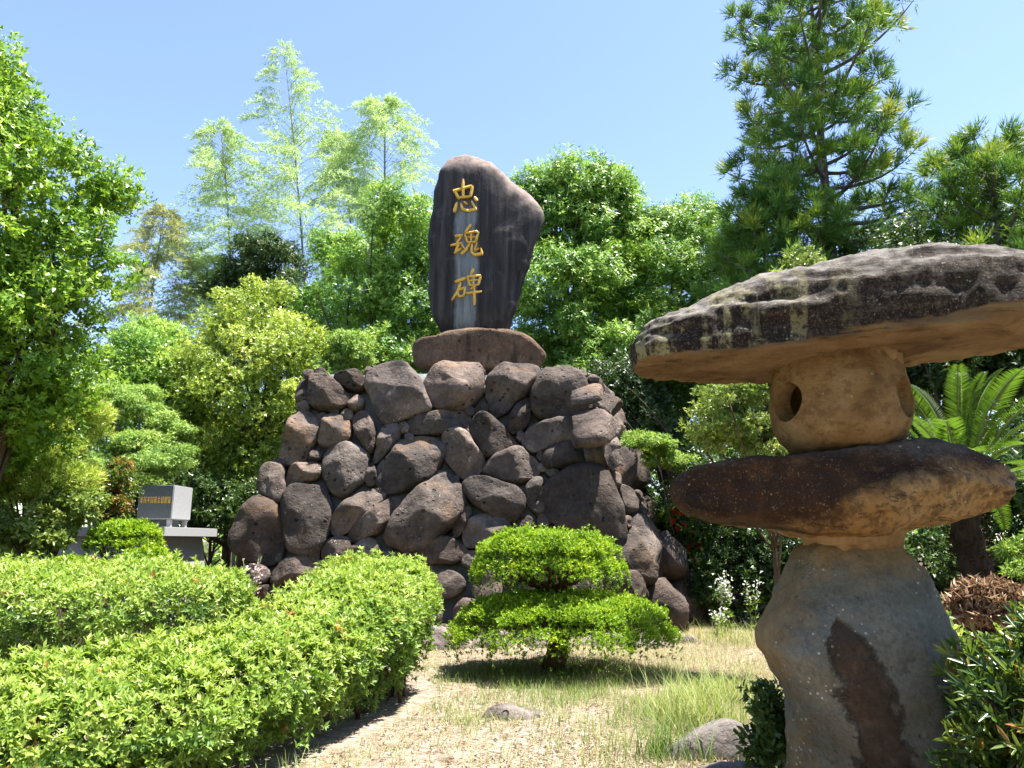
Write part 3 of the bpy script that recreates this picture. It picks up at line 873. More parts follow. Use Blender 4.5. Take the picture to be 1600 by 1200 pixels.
def build_mound():
    root = thing('stone_mound', 'tall mound of brown volcanic boulders set in grey mortar beneath the stele', 'stone mound', (-0.9, 15.5, 0))
    # mortar core, a little behind the boulder faces
    V, Fc = [], []
    n = len(FB)
    cb = np.mean(FB, 0)
    def inset(p, d):
        p = np.array(p); v = p - cb
        return p - v / np.linalg.norm(v) * d
    lv = [(-0.3, 0.0), (0.25, 0.25), (0.5, 0.5), (0.75, 0.75), (0.955, 0.955)]
    seg = 10
    rows = []
    for zf, t in lv:
        row = []
        for i in range(n):
            a0 = inset(np.array(FB[i]) * (1 - t) + np.array(FT[i]) * t, 0.21)
            j = (i + 1) % n
            a1 = inset(np.array(FB[j]) * (1 - t) + np.array(FT[j]) * t, 0.21)
            for s in range(seg):
                p = a0 + (a1 - a0) * s / seg
                row.append(len(V)); V.append((p[0], p[1], zf * HT))
        rows.append(row)
    m = n * seg
    for r in range(len(rows) - 1):
        for i in range(m):
            Fc.append((rows[r][i], rows[r][(i + 1) % m], rows[r + 1][(i + 1) % m], rows[r + 1][i]))
    V.append((-0.9, 15.5, HT - 0.02)); c = len(V) - 1
    for i in range(m):
        Fc.append((rows[-1][i], rows[-1][(i + 1) % m], c))
    me = from_lists('mortar_core', V, Fc)
    bm = bmesh.new(); bm.from_mesh(me)
    bmesh.ops.subdivide_edges(bm, edges=bm.edges[:], cuts=2, use_grid_fill=True)
    bm.to_mesh(me); bm.free()
    me.polygons.foreach_set('use_smooth', [True] * len(me.polygons))
    roughen(me, [(1.1, 0.10), (3.0, 0.05)], 3)
    link('mortar_core', me, M_mortar, root)
    off = Vector(root.location)
    k = 0
    def put(outline, origin, N, front, back, seed, **kw):
        o = link('boulder', stone_mesh('boulder', outline, front, back, seed, **kw), M_mound, root)
        o.matrix_local = Matrix.Translation(-off) @ frame_matrix(origin, N)
        return o
    used = []
    for face, c, N, s in STONES:
        uv = parse2(s)
        ext = np.ptp(uv, 0)
        if face == 'R':
            f = min(1.0, 1.45 * ext[1] / ext[0])
            uv[:, 0] *= f
        size = min(np.ptp(uv, 0))
        front = min(0.50, 0.38 * size + 0.08)
        if face == 'R':
            front = min(0.5, 0.5 * size)
        uv = uv * 1.085
        put(uv, c, N, front, 0.36, k + 11, slope=0.8, rough=0.06, facets=5, p=2.9, nb=36)
        used.append((np.array(c), 0.5 * float(np.mean(np.ptp(uv, 0))), face))
        k += 1
    # big footing boulders that spread at the foot of the right flank
    for (x, y, z, ru, rv, sd) in ((2.75, 13.0, 0.42, 0.62, 0.52, 901), (3.35, 14.2, 0.45, 0.70, 0.55, 902), (3.85, 15.4, 0.42, 0.66, 0.52, 903), (3.0, 13.9, 1.25, 0.52, 0.45, 904), (4.25, 16.2, 0.3, 0.6, 0.42, 905)):
        rq = random.Random(sd)
        pts = np.array([(math.cos(6.283 * q / 9) * ru * rq.uniform(0.85, 1.12), math.sin(6.283 * q / 9) * rv * rq.uniform(0.85, 1.12)) for q in range(9)])
        put(pts, (x, y, z), (0.85, -0.42, 0.32), 0.34, 0.5, sd, slope=0.9, rough=0.06, facets=5)
        used.append((np.array((x, y, z)), 0.55, 'R'))
    # boulders that continue the wall where plants hide it, and round the other sides
    rg = random.Random(5)
    def fill(face, P00, P10, P01, P11, tries, rmin, rmax, keep=lambda s, t, p: True):
        nonlocal k
        P00, P10, P01, P11 = [np.array(p, float) for p in (P00, P10, P01, P11)]
        for _ in range(tries):
            s, t = rg.random(), rg.random()
            p = P00 * (1 - s) * (1 - t) + P10 * s * (1 - t) + P01 * (1 - s) * t + P11 * s * t
            if not keep(s, t, p):
                continue
            r = rg.uniform(rmin, rmax)
            if any(np.linalg.norm(p - q) < 0.82 * (r + r2) for q, r2, _f in used):
                continue
            du = (P10 - P00) * (1 - t) + (P11 - P01) * t
            dv = (P01 - P00) * (1 - s) + (P11 - P10) * s
            N = np.cross(du, dv)
            pts = []
            e = rg.uniform(0.8, 1.25)
            for q in range(9):
                a = 6.283 * q / 9
                rr = r * rg.uniform(0.82, 1.12)
                pts.append((math.cos(a) * rr * e, math.sin(a) * rr / e))
            put(np.array(pts), p, N, 0.55 * r, 0.3, k + 300, slope=0.9, rough=0.06, nb=26, facets=4)
            used.append((p, r, face)); k += 1
    def q3(i, z):
        t = z / HT
        p = np.array(FB[i]) * (1 - t) + np.array(FT[i]) * t
        return (p[0], p[1], z)
    fill('F', q3(0, 0.05), q3(1, 0.05), q3(0, 1.5), q3(1, 1.5), 1500, 0.26, 0.42)
    fill('F', q3(0, 0.05), q3(1, 0.05), q3(0, 1.5), q3(1, 1.5), 1500, 0.14, 0.22)
    fill('F', q3(0, 1.2), q3(1, 1.2), q3(0, HT - 0.15), q3(1, HT - 0.15), 2500, 0.09, 0.15)
    fill('R', q3(1, 0.05), q3(2, 0.05), q3(1, HT - 0.1), q3(2, HT - 0.1), 1500, 0.24, 0.40)
    fill('R', q3(1, 0.05), q3(2, 0.05), q3(1, HT - 0.1), q3(2, HT - 0.1), 1500, 0.12, 0.2)
    fill('B', q3(2, 0.1), q3(3, 0.1), q3(2, HT - 0.2), q3(3, HT - 0.2), 300, 0.36, 0.5)
    fill('L', q3(5, 0.1), q3(0, 0.1), q3(5, HT - 0.2), q3(0, HT - 0.2), 900, 0.3, 0.46)
build_mound()

# ------------------------------------------------------------------ plinth and stele
def upright(name, outline, yc, front, back, seed, mat, **kw):
    """a stone standing upright, its outline given in x and z"""
    me = stone_mesh(name, outline, front, back, seed, both=True, **kw)
    n = len(me.vertices)
    co = np.empty(n * 3); me.vertices.foreach_get('co', co); co = co.reshape(-1, 3)
    me.vertices.foreach_set('co', np.c_[co[:, 0], yc - co[:, 2], co[:, 1]].ravel())
    me.update()
    return link(name, me, mat)

PL = parse2('-198,512 -193,531 -170,539 -151,541 -129,551 -76,559 -30,555 8,549 34,539 57,520 70,508 68,492 53,475 0,470 -75,470 -150,470 -191,476')
def push_back(o, k):
    return np.c_[o[:, 0] * k, (o[:, 1] - 1.5) * k + 1.5]
pl = upright('plinth_stone', push_back(PL, 1.018), 14.25, 0.6, 0.75, 71, M_plinth, p=3.2, q=2.2, nb=56, facets=2, rough=0.03, slope=0.3)
tag(pl, 'flat brown plinth boulder lying on the mound under the tall stele', 'plinth')
ST = parse2('-172,627 -172,676 -171,739 -167,802 -164,853 -158,884 -149,910 -137,930 -117,943 -93,946 -69,939 -48,925 -24,908 -4,888 20,871 40,856 56,836 64,815 67,793 59,764 47,730 35,693 23,660 12,623 2,587 -6,559 -15,539 -76,535 -130,539 -154,579 -168,607')
root = thing('stele', 'tall dark upright stele carved with three gold characters', 'stele', (-0.7, 14.6, 5.4))
body = upright('slab', push_back(ST, 1.014), 14.35, 0.28, 0.5, 83, M_stele, p=7.0, q=1.6, nb=110, facets=0, rough=0.012)
roughen(body.data, [(1.3, 0.05), (4.0, 0.03), (9.0, 0.014)], 9)
body.parent = root
body.location = -root.location
CHARS = ['-1.013,8.819,0.075 -1.007,8.415,0.063|-1.188,8.583,0.052 -1.093,8.406,0.060|-1.212,8.570,0.060 -1.088,8.608,0.052 -0.840,8.684,0.060|-0.820,8.675,0.075 -0.853,8.448,0.067|-1.101,8.427,0.045 -0.861,8.448,0.049|-1.138,8.306,0.052 -1.185,8.115,0.086|-1.052,8.289,0.045 -1.020,8.173,0.060 -0.911,8.127,0.067 -0.741,8.160,0.067 -0.828,8.331,0.037|-0.991,8.331,0.037 -0.928,8.277,0.049|-0.775,8.432,0.060 -0.720,8.352,0.082',
 '-1.162,7.573,0.053 -1.013,7.595,0.060|-1.247,7.371,0.053 -1.024,7.425,0.053|-1.040,7.559,0.040 -1.132,7.414,0.046|-1.085,7.407,0.053 -1.150,7.227,0.053|-1.170,7.206,0.046 -1.036,7.306,0.046|-1.024,7.385,0.046 -0.962,7.299,0.033|-0.846,7.820,0.073 -0.959,7.653,0.040|-0.962,7.609,0.040 -0.909,7.443,0.046|-0.959,7.631,0.046 -0.729,7.682,0.053 -0.674,7.638,0.060|-0.691,7.631,0.053 -0.740,7.465,0.053|-0.837,7.646,0.040 -0.835,7.443,0.040|-0.917,7.544,0.030 -0.728,7.559,0.030|-0.909,7.436,0.040 -0.733,7.447,0.040|-0.861,7.407,0.046 -0.941,7.270,0.060 -1.034,7.191,0.053|-0.814,7.400,0.046 -0.826,7.227,0.053 -0.764,7.170,0.060 -0.609,7.191,0.073 -0.631,7.313,0.026|-0.713,7.429,0.033 -0.765,7.263,0.030|-0.772,7.252,0.030 -0.671,7.306,0.036',
 '-1.141,6.590,0.067 -0.938,6.670,0.071|-1.035,6.567,0.060 -1.093,6.376,0.063 -1.210,6.203,0.030|-1.108,6.392,0.045 -1.053,6.266,0.052|-1.040,6.424,0.045 -0.947,6.479,0.052 -0.960,6.313,0.052|-1.053,6.277,0.041 -0.948,6.309,0.041|-0.781,6.854,0.082 -0.833,6.742,0.045|-0.901,6.694,0.052 -0.845,6.511,0.052|-0.908,6.698,0.052 -0.636,6.726,0.052|-0.628,6.710,0.067 -0.679,6.519,0.060|-0.765,6.718,0.041 -0.778,6.519,0.041|-0.862,6.614,0.034 -0.665,6.630,0.034|-0.838,6.511,0.041 -0.679,6.527,0.041|-0.740,6.495,0.052 -0.837,6.432,0.030|-0.919,6.345,0.045 -0.610,6.384,0.060|-0.754,6.455,0.056 -0.751,6.108,0.060']

def build_chars():
    for txt in CHARS:
        bm = bmesh.new()
        for st in txt.split('|'):
            pts = [tuple(map(float, q.split(','))) for q in st.split()]
            P = [Vector((a, b)) for a, b, _ in pts]; W = [c * 0.53 for _, _, c in pts]
            # densify
            Q, R = [], []
            for i in range(len(P) - 1):
                for t in np.linspace(0, 1, 5, endpoint=False):
                    Q.append(P[i].lerp(P[i + 1], t)); R.append(W[i] * (1 - t) + W[i + 1] * t)
            Q.append(P[-1]); R.append(W[-1])
            rows = []
            for i, p in enumerate(Q):
                t = (Q[min(i + 1, len(Q) - 1)] - Q[max(i - 1, 0)]).normalized()
                nrm = Vector((-t.y, t.x))
                r = R[i] * (0.55 if i in (0, len(Q) - 1) else 1.0)
                e = t * (r * 0.5) * (-1 if i == 0 else (1 if i == len(Q) - 1 else 0))
                y = 14.065
                rows.append([bm.verts.new((p.x + e.x + nrm.x * r, y + 0.055, p.y + e.y + nrm.y * r)),
                             bm.verts.new((p.x + e.x + nrm.x * r * 0.8, y - 0.022, p.y + e.y + nrm.y * r * 0.8)),
                             bm.verts.new((p.x + e.x, y - 0.034, p.y + e.y)),
                             bm.verts.new((p.x + e.x - nrm.x * r * 0.8, y - 0.022, p.y + e.y - nrm.y * r * 0.8)),
                             bm.verts.new((p.x + e.x - nrm.x * r, y + 0.055, p.y + e.y - nrm.y * r))])
            for a, b in zip(rows[:-1], rows[1:]):
                for j in range(4):
                    bm.faces.new((a[j], b[j], b[j + 1], a[j + 1]))
            bm.faces.new(rows[0]); bm.faces.new(rows[-1][::-1])
        me = bpy.data.meshes.new('character')
        bm.to_mesh(me); bm.free()
        link('character', me, M_gold, root)
build_chars()

# ------------------------------------------------------------------ granite monument on the left
def box_mesh(name, x0, x1, y0, y1, z0, z1, bev=0.012, top=None):
    bm = bmesh.new()
    t = top or (x0, x1, y0, y1)
    vs8 = [bm.verts.new(p) for p in ((x0, y0, z0), (x1, y0, z0), (x1, y1, z0), (x0, y1, z0), (t[0], t[2], z1), (t[1], t[2], z1), (t[1], t[3], z1), (t[0], t[3], z1))]
    for f in ((3, 2, 1, 0), (4, 5, 6, 7), (0, 1, 5, 4), (1, 2, 6, 5), (2, 3, 7, 6), (3, 0, 4, 7)):
        bm.faces.new([vs8[i] for i in f])
    if bev:
        bmesh.ops.bevel(bm, geom=bm.edges[:], offset=bev, segments=2, affect='EDGES')
    me = bpy.data.meshes.new(name); bm.to_mesh(me); bm.free()
    return me

def build_granite():
    root = thing('granite_monument', 'small grey granite monument block with a gold inscription on a wide slab', 'monument', (-7.0, 14.8, 0))
    link('pedestal', box_mesh('pedestal', -8.55, -6.32, 13.72, 16.0, 0.0, 1.568, 0.015, (-8.35, -6.52, 13.95, 15.85)), M_granite, root)
    link('slab', box_mesh('slab', -8.5, -6.3, 13.6, 16.05, 1.57, 1.745), M_granite, root)
    for x in (-7.2, -6.66):
        for y in (14.55, 15.22):
            link('post', box_mesh('post', x - 0.04, x + 0.04, y - 0.04, y + 0.04, 1.747, 1.90, 0.006), M_granite, root)
    link('core', box_mesh('core', -7.14, -6.72, 14.68, 15.1, 1.747, 1.898, 0.006), M_polished, root)  # dark block standing in for the dark gap between the posts
    blk = link('block', box_mesh('block', -7.26, -6.58, 14.45, 15.3, 1.902, 2.56), M_granite, root)
    p = link('face_panel', box_mesh('face_panel', -7.245, -6.595, 14.435, 14.452, 1.917, 2.545, 0.003), M_polished, blk)
    p.location = (0, 0, 0); blk.location = -root.location
    rg = random.Random(8)
    # nine small gold characters in a row
    forms = ['h.8 h.5 h.2 v.5', 'v.2 v.8 h.5 h.9', 'h.85 v.5 h.45', 'v.15 v.85 h.15 h.85 h.5', 'h.9 h.6 h.3 v.3 v.7', 'v.5 h.7 h.35 h.1', 'v.25 h.8 h.5 v.75 h.15', 'h.75 v.5 v.15 v.85', 'h.9 v.3 v.7 h.4 h.1']
    for i, f in enumerate(forms):
        bm = bmesh.new()
        x0 = -7.215 + i * 0.0675; w = 0.055; z0 = 2.205; h = 0.125
        for s in f.split():
            a = float(s[1:])
            if s[0] == 'h':
                q = (x0, x0 + w, z0 + a * h - 0.006, z0 + a * h + 0.006)
            else:
                q = (x0 + a * w - 0.005, x0 + a * w + 0.005, z0, z0 + h)
            y = 14.432 if s[0] == 'h' else 14.431
            v4 = [bm.verts.new(p) for p in ((q[0], y, q[2]), (q[1], y, q[2] + 0.004), (q[1], y, q[3] + 0.004), (q[0], y, q[3]))]
            v5 = [bm.verts.new(v.co + Vector((0, 0.006, 0))) for v in v4]
            bm.faces.new(v4)
            for j in range(4):
                bm.faces.new((v4[(j + 1) % 4], v4[j], v5[j], v5[(j + 1) % 4]))
        me = bpy.data.meshes.new('character'); bm.to_mesh(me); bm.free()
        o = link('character', me, M_gold, blk); o.location = (0, 0, 0)
build_granite()

# ------------------------------------------------------------------ stone lantern
def smooth_cols(st, n):
    st = np.array(st)
    x = st[:, 0]
    t = np.linspace(0, 1, n)
    t = 0.5 - 0.5 * np.cos(np.pi * t)          # finer towards the ends
    xs = x[0] + (x[-1] - x[0]) * (0.35 * t + 0.65 * np.linspace(0, 1, n))
    cols = [xs] + [np.interp(xs, x, st[:, k]) for k in range(1, st.shape[1])]
    a = np.array(cols).T
    for _ in range(2):
        a[1:-1, 1:] = (a[:-2, 1:] + 2 * a[1:-1, 1:] + a[2:, 1:]) / 4
    return a

def cut_planes(me, cuts, k=0.95):
    n = len(me.vertices); co = np.empty(n * 3); me.vertices.foreach_get('co', co); co = co.reshape(-1, 3)
    for nx, ny, nz_, ox, oy, oz in cuts:
        nn = unit(np.array([nx, ny, nz_])); d = (co - np.array([ox, oy, oz])) @ nn
        co = co - np.where(d > 0, d * k, 0)[:, None] * nn
    me.vertices.foreach_set('co', co.ravel()); me.update()

def loft_slab(name, st, yc, mat, parent, n=90, sides=44, pu=0.8, pl=0.45, seed=1, amps=(), cuts=()):
    """stations (x, z top, z widest, z bottom, half depth): a slab lofted along x"""
    a = smooth_cols(st, n)
    V, Fc = [], []
    for x, zt, zl, zb, hd in a:
        zl = min(max(zl, zb + 0.02), zt - 0.03)
        for j in range(sides):
            q = 2 * math.pi * j / sides
            c_, s_ = math.cos(q), math.sin(q)
            y = yc - hd * math.copysign(abs(c_) ** 0.75, c_)
            z = zl + ((zt - zl) * s_ ** pu if s_ > 0 else (zb - zl) * (-s_) ** pl)
            V.append((x, y, z))
    for i in range(n - 1):
        for j in range(sides):
            j2 = (j + 1) % sides
            Fc.append((i * sides + j, (i + 1) * sides + j, (i + 1) * sides + j2, i * sides + j2))
    Fc.append(tuple(range(sides))); Fc.append(tuple((n - 1) * sides + sides - 1 - j for j in range(sides)))
    me = from_lists(name, V, Fc)
    bm = bmesh.new(); bm.from_mesh(me); bmesh.ops.recalc_face_normals(bm, faces=bm.faces[:]); bm.to_mesh(me); bm.free()
    cut_planes(me, cuts)
    roughen(me, amps, seed)
    return link(name, me, mat, parent)

def build_lantern():
    root = thing('stone_lantern', 'rough mushroom shaped stone lantern of stacked natural boulders under a long cap slab', 'stone lantern', (2.08, 4.6, 0))
    # base boulder, lofted upwards
    st = [(-0.15, 1.58, 2.50, 0.42), (0.02, 1.60, 2.50, 0.44), (0.22, 1.645, 2.53, 0.44), (0.46, 1.65, 2.59, 0.45), (0.60, 1.64, 2.62, 0.46), (0.76, 1.57, 2.62, 0.46),
          (0.88, 1.515, 2.59, 0.45), (0.98, 1.53, 2.56, 0.44), (1.14, 1.61, 2.52, 0.40), (1.33, 1.69, 2.48, 0.36), (1.42, 1.75, 2.40, 0.32), (1.49, 1.83, 2.33, 0.27)]
    a = smooth_cols(st, 110)
    V, Fc, sides = [], [], 100
    for z, xl, xr, hd in a:
        for j in range(sides):
            q = 2 * math.pi * j / sides
            c_, s_ = math.cos(q), math.sin(q)
            x = (xl + xr) / 2 + (xr - xl) / 2 * math.copysign(abs(c_) ** 0.8, c_)
            y = 4.62 + hd * math.copysign(abs(s_) ** 0.7, s_)
            # the near left flank is cut back to a slanting facet
            lim = -0.27 - 0.30 * (x - 1.98) * (1 if x < 1.98 else -0.15)
            V.append((x, y, z))
    for i in range(len(a) - 1):
        for j in range(sides):
            j2 = (j + 1) % sides
            Fc.append((i * sides + j, i * sides + j2, (i + 1) * sides + j2, (i + 1) * sides + j))
    Fc.append(tuple(sides - 1 - j for j in range(sides))); Fc.append(tuple((len(a) - 1) * sides + j for j in range(sides)))
    me = from_lists('base_stone', V, Fc)
    # facets: push the skin in beyond slanting planes
    cut_planes(me, ((-0.62, -0.75, -0.22, 1.72, 4.27, 0.55), (0.50, -0.85, 0.12, 2.36, 4.24, 0.9), (-0.25, -0.85, 0.45, 1.75, 4.30, 1.10), (-0.78, -0.52, 0.33, 1.60, 4.40, 1.0), (0.15, -0.9, 0.40, 2.3, 4.27, 1.15), (-0.72, -0.55, -0.42, 1.68, 4.30, 0.66)), 0.97)
    roughen(me, [(2.0, 0.035), (5.0, 0.022), (13.0, 0.012), (30.0, 0.006)], 4)
    link('base_stone', me, M_base, root)
    # mortar collar on the base
    def collar(name, cx, cyy, prof, seed):
        V, Fc, sides = [], [], 36
        for z, rx, ry in prof:
            for j in range(sides):
                q = 2 * math.pi * j / sides
                V.append((cx + rx * math.cos(q), cyy + ry * math.sin(q), z))
        for i in range(len(prof) - 1):
            for j in range(sides):
                j2 = (j + 1) % sides
                Fc.append((i * sides + j, i * sides + j2, (i + 1) * sides + j2, (i + 1) * sides + j))
        Fc.append(tuple(sides - 1 - j for j in range(sides))); Fc.append(tuple((len(prof) - 1) * sides + j for j in range(sides)))
        me = from_lists(name, V, Fc)
        bm = bmesh.new(); bm.from_mesh(me); bmesh.ops.subdivide_edges(bm, edges=bm.edges[:], cuts=2, use_grid_fill=True); bm.to_mesh(me); bm.free()
        me.polygons.foreach_set('use_smooth', [True] * len(me.polygons))
        roughen(me, [(5.0, 0.035), (12.0, 0.025), (28.0, 0.012)], seed)
        return link(name, me, M_collar, root)
    collar('mortar_collar', 2.07, 4.6, [(1.44, 0.22, 0.23), (1.475, 0.265, 0.285), (1.52, 0.275, 0.29), (1.57, 0.28, 0.29)], 6)
    # platform boulder
    P = [(1.02, 1.86, 1.78, 1.71, 0.14), (1.06, 1.91, 1.78, 1.675, 0.24), (1.14, 1.955, 1.78, 1.64, 0.32), (1.32, 1.975, 1.78, 1.60, 0.42), (1.52, 1.98, 1.77, 1.56, 0.47), (1.72, 1.985, 1.76, 1.55, 0.50),
         (1.95, 2.02, 1.76, 1.53, 0.52), (2.17, 2.07, 1.77, 1.525, 0.53), (2.41, 2.09, 1.79, 1.55, 0.52), (2.69, 2.08, 1.79, 1.61, 0.46), (2.88, 2.00, 1.79, 1.67, 0.37), (3.01, 1.91, 1.79, 1.72, 0.22), (3.07, 1.83, 1.80, 1.77, 0.03)]
    cuts = [(-0.75, -0.5, 0.42, 1.16, 4.34, 1.86), (-0.2, -0.8, -0.55, 1.5, 4.28, 1.62), (0.35, -0.75, 0.55, 2.72, 4.25, 1.92), (0.25, -0.8, -0.55, 2.45, 4.22, 1.62), (-0.1, -0.72, 0.7, 1.55, 4.27, 1.92), (0.8, -0.3, -0.5, 2.93, 4.45, 1.70), (-0.35, -0.85, 0.35, 2.05, 4.10, 1.86)]
    loft_slab('platform_stone', P, 4.6, M_platform, root, n=150, sides=80, pu=0.5, pl=0.7, seed=11, cuts=cuts, amps=[(1.6, 0.045), (4.0, 0.03), ((4, 6, 12), 0.018), (11.0, 0.012), (24.0, 0.007)])
    # fire box: a hollowed drum with round openings
    prof = [(2.03, 0.22), (2.06, 0.30), (2.12, 0.365), (2.20, 0.40), (2.32, 0.415), (2.44, 0.41), (2.55, 0.39), (2.62, 0.36), (2.67, 0.325)]
    V, Fc, sides = [], [], 64
    for z, r in prof:
        for j in range(sides):
            q = 2 * math.pi * j / sides
            V.append((2.075 + r * math.cos(q), 4.6 + r * math.sin(q), z))
    for i in range(len(prof) - 1):
        for j in range(sides):
            j2 = (j + 1) % sides
            Fc.append((i * sides + j, i * sides + j2, (i + 1) * sides + j2, (i + 1) * sides + j))
    Fc.append(tuple(sides - 1 - j for j in range(sides))); Fc.append(tuple((len(prof) - 1) * sides + j for j in range(sides)))
    drum = bpy.data.objects.new('fire_box_raw', from_lists('fire_box', V, Fc)); C.objects.link(drum)
    bm = bmesh.new()
    bmesh.ops.create_uvsphere(bm, u_segments=32, v_segments=20, radius=0.29)
    bmesh.ops.scale(bm, vec=(1, 1, 0.9), verts=bm.verts[:]); bmesh.ops.translate(bm, vec=(2.075, 4.6, 2.34), verts=bm.verts[:])
    me = bpy.data.meshes.new('cut'); bm.to_mesh(me); bm.free()
    cuts = [bpy.data.objects.new('cut', me)]
    va = math.atan2(4.6, 2.075) + math.pi            # direction from the lantern to the viewer's side
    for da in (math.radians(-47), math.radians(68), math.radians(185)):
        bm = bmesh.new()
        bmesh.ops.create_cone(bm, cap_ends=True, segments=36, radius1=0.125, radius2=0.125, depth=0.5)
        an = va + da
        R_ = Matrix.Translation((2.075 + 0.35 * math.cos(an), 4.6 + 0.35 * math.sin(an), 2.335)) @ Matrix.Rotation(an, 4, 'Z') @ Matrix.Rotation(math.pi / 2, 4, 'Y')
        bmesh.ops.transform(bm, matrix=R_, verts=bm.verts[:])
        me = bpy.data.meshes.new('cut'); bm.to_mesh(me); bm.free()
        cuts.append(bpy.data.objects.new('cut', me))
    for c_ in cuts:
        C.objects.link(c_)
        md = drum.modifiers.new('b', 'BOOLEAN'); md.operation = 'DIFFERENCE'; md.object = c_; md.solver = 'EXACT'
    bpy.context.view_layer.update()
    dg = bpy.context.evaluated_depsgraph_get()
    me = bpy.data.meshes.new_from_object(drum.evaluated_get(dg))
    for o in cuts + [drum]:
        bpy.data.objects.remove(o, do_unlink=True)
    bm = bmesh.new(); bm.from_mesh(me)
    bmesh.ops.remove_doubles(bm, verts=bm.verts[:], dist=0.002)
    bmesh.ops.subdivide_edges(bm, edges=[e for e in bm.edges if e.calc_length() > 0.05], cuts=1)
    bmesh.ops.triangulate(bm, faces=bm.faces[:])
    bm.to_mesh(me); bm.free()
    me.name = 'fire_box'
    me.polygons.foreach_set('use_smooth', [True] * len(me.polygons))
    roughen(me, [(3.0, 0.022), (7.0, 0.010)], 17)
    fb = link('fire_box', me, M_firebox, root)
    try:
        me.set_sharp_from_angle(angle=math.radians(50))
    except Exception:
        pass
    collar('mortar_collar', 2.10, 4.6, [(2.55, 0.345, 0.345), (2.61, 0.365, 0.36), (2.66, 0.355, 0.35), (2.73, 0.345, 0.34)], 8)
    # cap slab
    P = [(0.80, 2.735, 2.66, 2.60, 0.12), (0.84, 2.83, 2.63, 2.585, 0.22), (0.95, 2.90, 2.61, 2.575, 0.29), (1.10, 2.955, 2.605, 2.57, 0.37), (1.34, 3.03, 2.605, 2.565, 0.45), (1.64, 3.12, 2.625, 2.575, 0.54),
         (1.95, 3.20, 2.67, 2.60, 0.61), (2.29, 3.25, 2.72, 2.63, 0.64), (2.64, 3.285, 2.775, 2.665, 0.64), (2.94, 3.285, 2.825, 2.71, 0.62), (3.19, 3.245, 2.86, 2.755, 0.57), (3.39, 3.15, 2.885, 2.79, 0.48), (3.58, 3.04, 2.89, 2.82, 0.34), (3.70, 2.93, 2.88, 2.85, 0.04)]
    loft_slab('cap_stone', P, 4.6, M_cap, root, n=210, sides=104, pu=0.62, pl=0.34, seed=23, amps=[(1.3, 0.05), ((2.0, 4.0, 10.0), 0.034), ((4.0, 8.0, 26.0), 0.022), (11.0, 0.014), (26.0, 0.009)])
build_lantern()

# ------------------------------------------------------------------ loose rocks
free_rock('garden_rock', 'low sunlit rock half buried at the edge of the topiary shade', (0.02, 6.95, -0.03), (0.62, 0.42, 0.16), 501, M_rock)
free_rock('garden_rock', 'dark mossy rock beside the foot of the stone lantern', (1.55, 5.75, -0.05), (1.1, 0.65, 0.42), 502, M_rock)
free_rock('garden_rock', 'small pale rock at the lower edge beside the lantern base', (1.45, 5.2, -0.05), (0.6, 0.42, 0.22), 503, M_rock, facets=5)
free_rock('boulder', 'broad low boulder at far left behind the clipped hedge', (-7.35, 11.6, -0.1), (2.9, 1.5, 1.5), 504, M_mound, 'boulder', facets=2)
free_rock('boulder', 'rounded reddish boulder between the granite monument and the mound', (-4.95, 12.6, -0.1), (1.1, 0.9, 1.42), 505, M_mound, 'boulder')
edge = [(-1.0, 11.15, 0.75, 0.42), (-0.25, 11.3, 0.7, 0.36), (0.55, 11.25, 0.8, 0.34), (1.3, 11.3, 0.85, 0.38), (1.95, 11.1, 0.6, 0.34), (-1.75, 11.0, 0.7, 0.3), (2.6, 11.7, 0.5, 0.2)]
edge_lab = ['pale flat stone behind the topiary, left of its trunk', 'low edging stone just left of the topiary trunk', 'flat edging stone just right of the topiary trunk', 'long tan edging stone right of the topiary trunk', 'last small edging stone under the right rim of the topiary', 'edging stone half hidden by the hedge end', 'small stone at the front right corner of the mound']
for i, (x, y, w, h) in enumerate(edge):
    free_rock('edging_stone', edge_lab[i], (x, y, -0.04), (w, w * 0.65, h), 520 + i, M_rock, 'edging stone', group='edging stones along the foot of the mound')

# ------------------------------------------------------------------ hedges
def in_poly(x, y, poly):
    r = np.zeros(len(x), bool)
    j = len(poly) - 1
    for i in range(len(poly)):
        xi, yi = poly[i]; xj, yj = poly[j]
        c_ = ((yi > y) != (yj > y)) & (x < (xj - xi) * (y - yi) / (yj - yi + 1e-12) + xi)
        r ^= c_
        j = i
    return r

def edge_dist(x, y, poly):
    d = np.full(len(x), 1e9); nx = np.zeros(len(x)); ny = np.zeros(len(x))
    for i in range(len(poly)):
        a = np.array(poly[i]); b = np.array(poly[(i + 1) % len(poly)])
        ab = b - a
        t = np.clip(((x - a[0]) * ab[0] + (y - a[1]) * ab[1]) / (ab @ ab), 0, 1)
        px, py = a[0] + t * ab[0], a[1] + t * ab[1]
        dd = np.hypot(x - px, y - py)
        m = dd < d
        d = np.where(m, dd, d); nx = np.where(m, px - x, nx); ny = np.where(m, py - y, ny)
    l = np.maximum(np.hypot(nx, ny), 1e-6)
    return d, nx / l, ny / l

def lump(x, y, s, seed):
    return (np.sin(x * s * 1.7 + seed) * np.cos(y * s * 1.3 - seed * 2) + 0.6 * np.sin(x * s * 3.1 - y * s * 2.3 + seed * 3) + 0.4 * np.sin(y * s * 5.3 + x * s * 4.1 + seed)) / 2

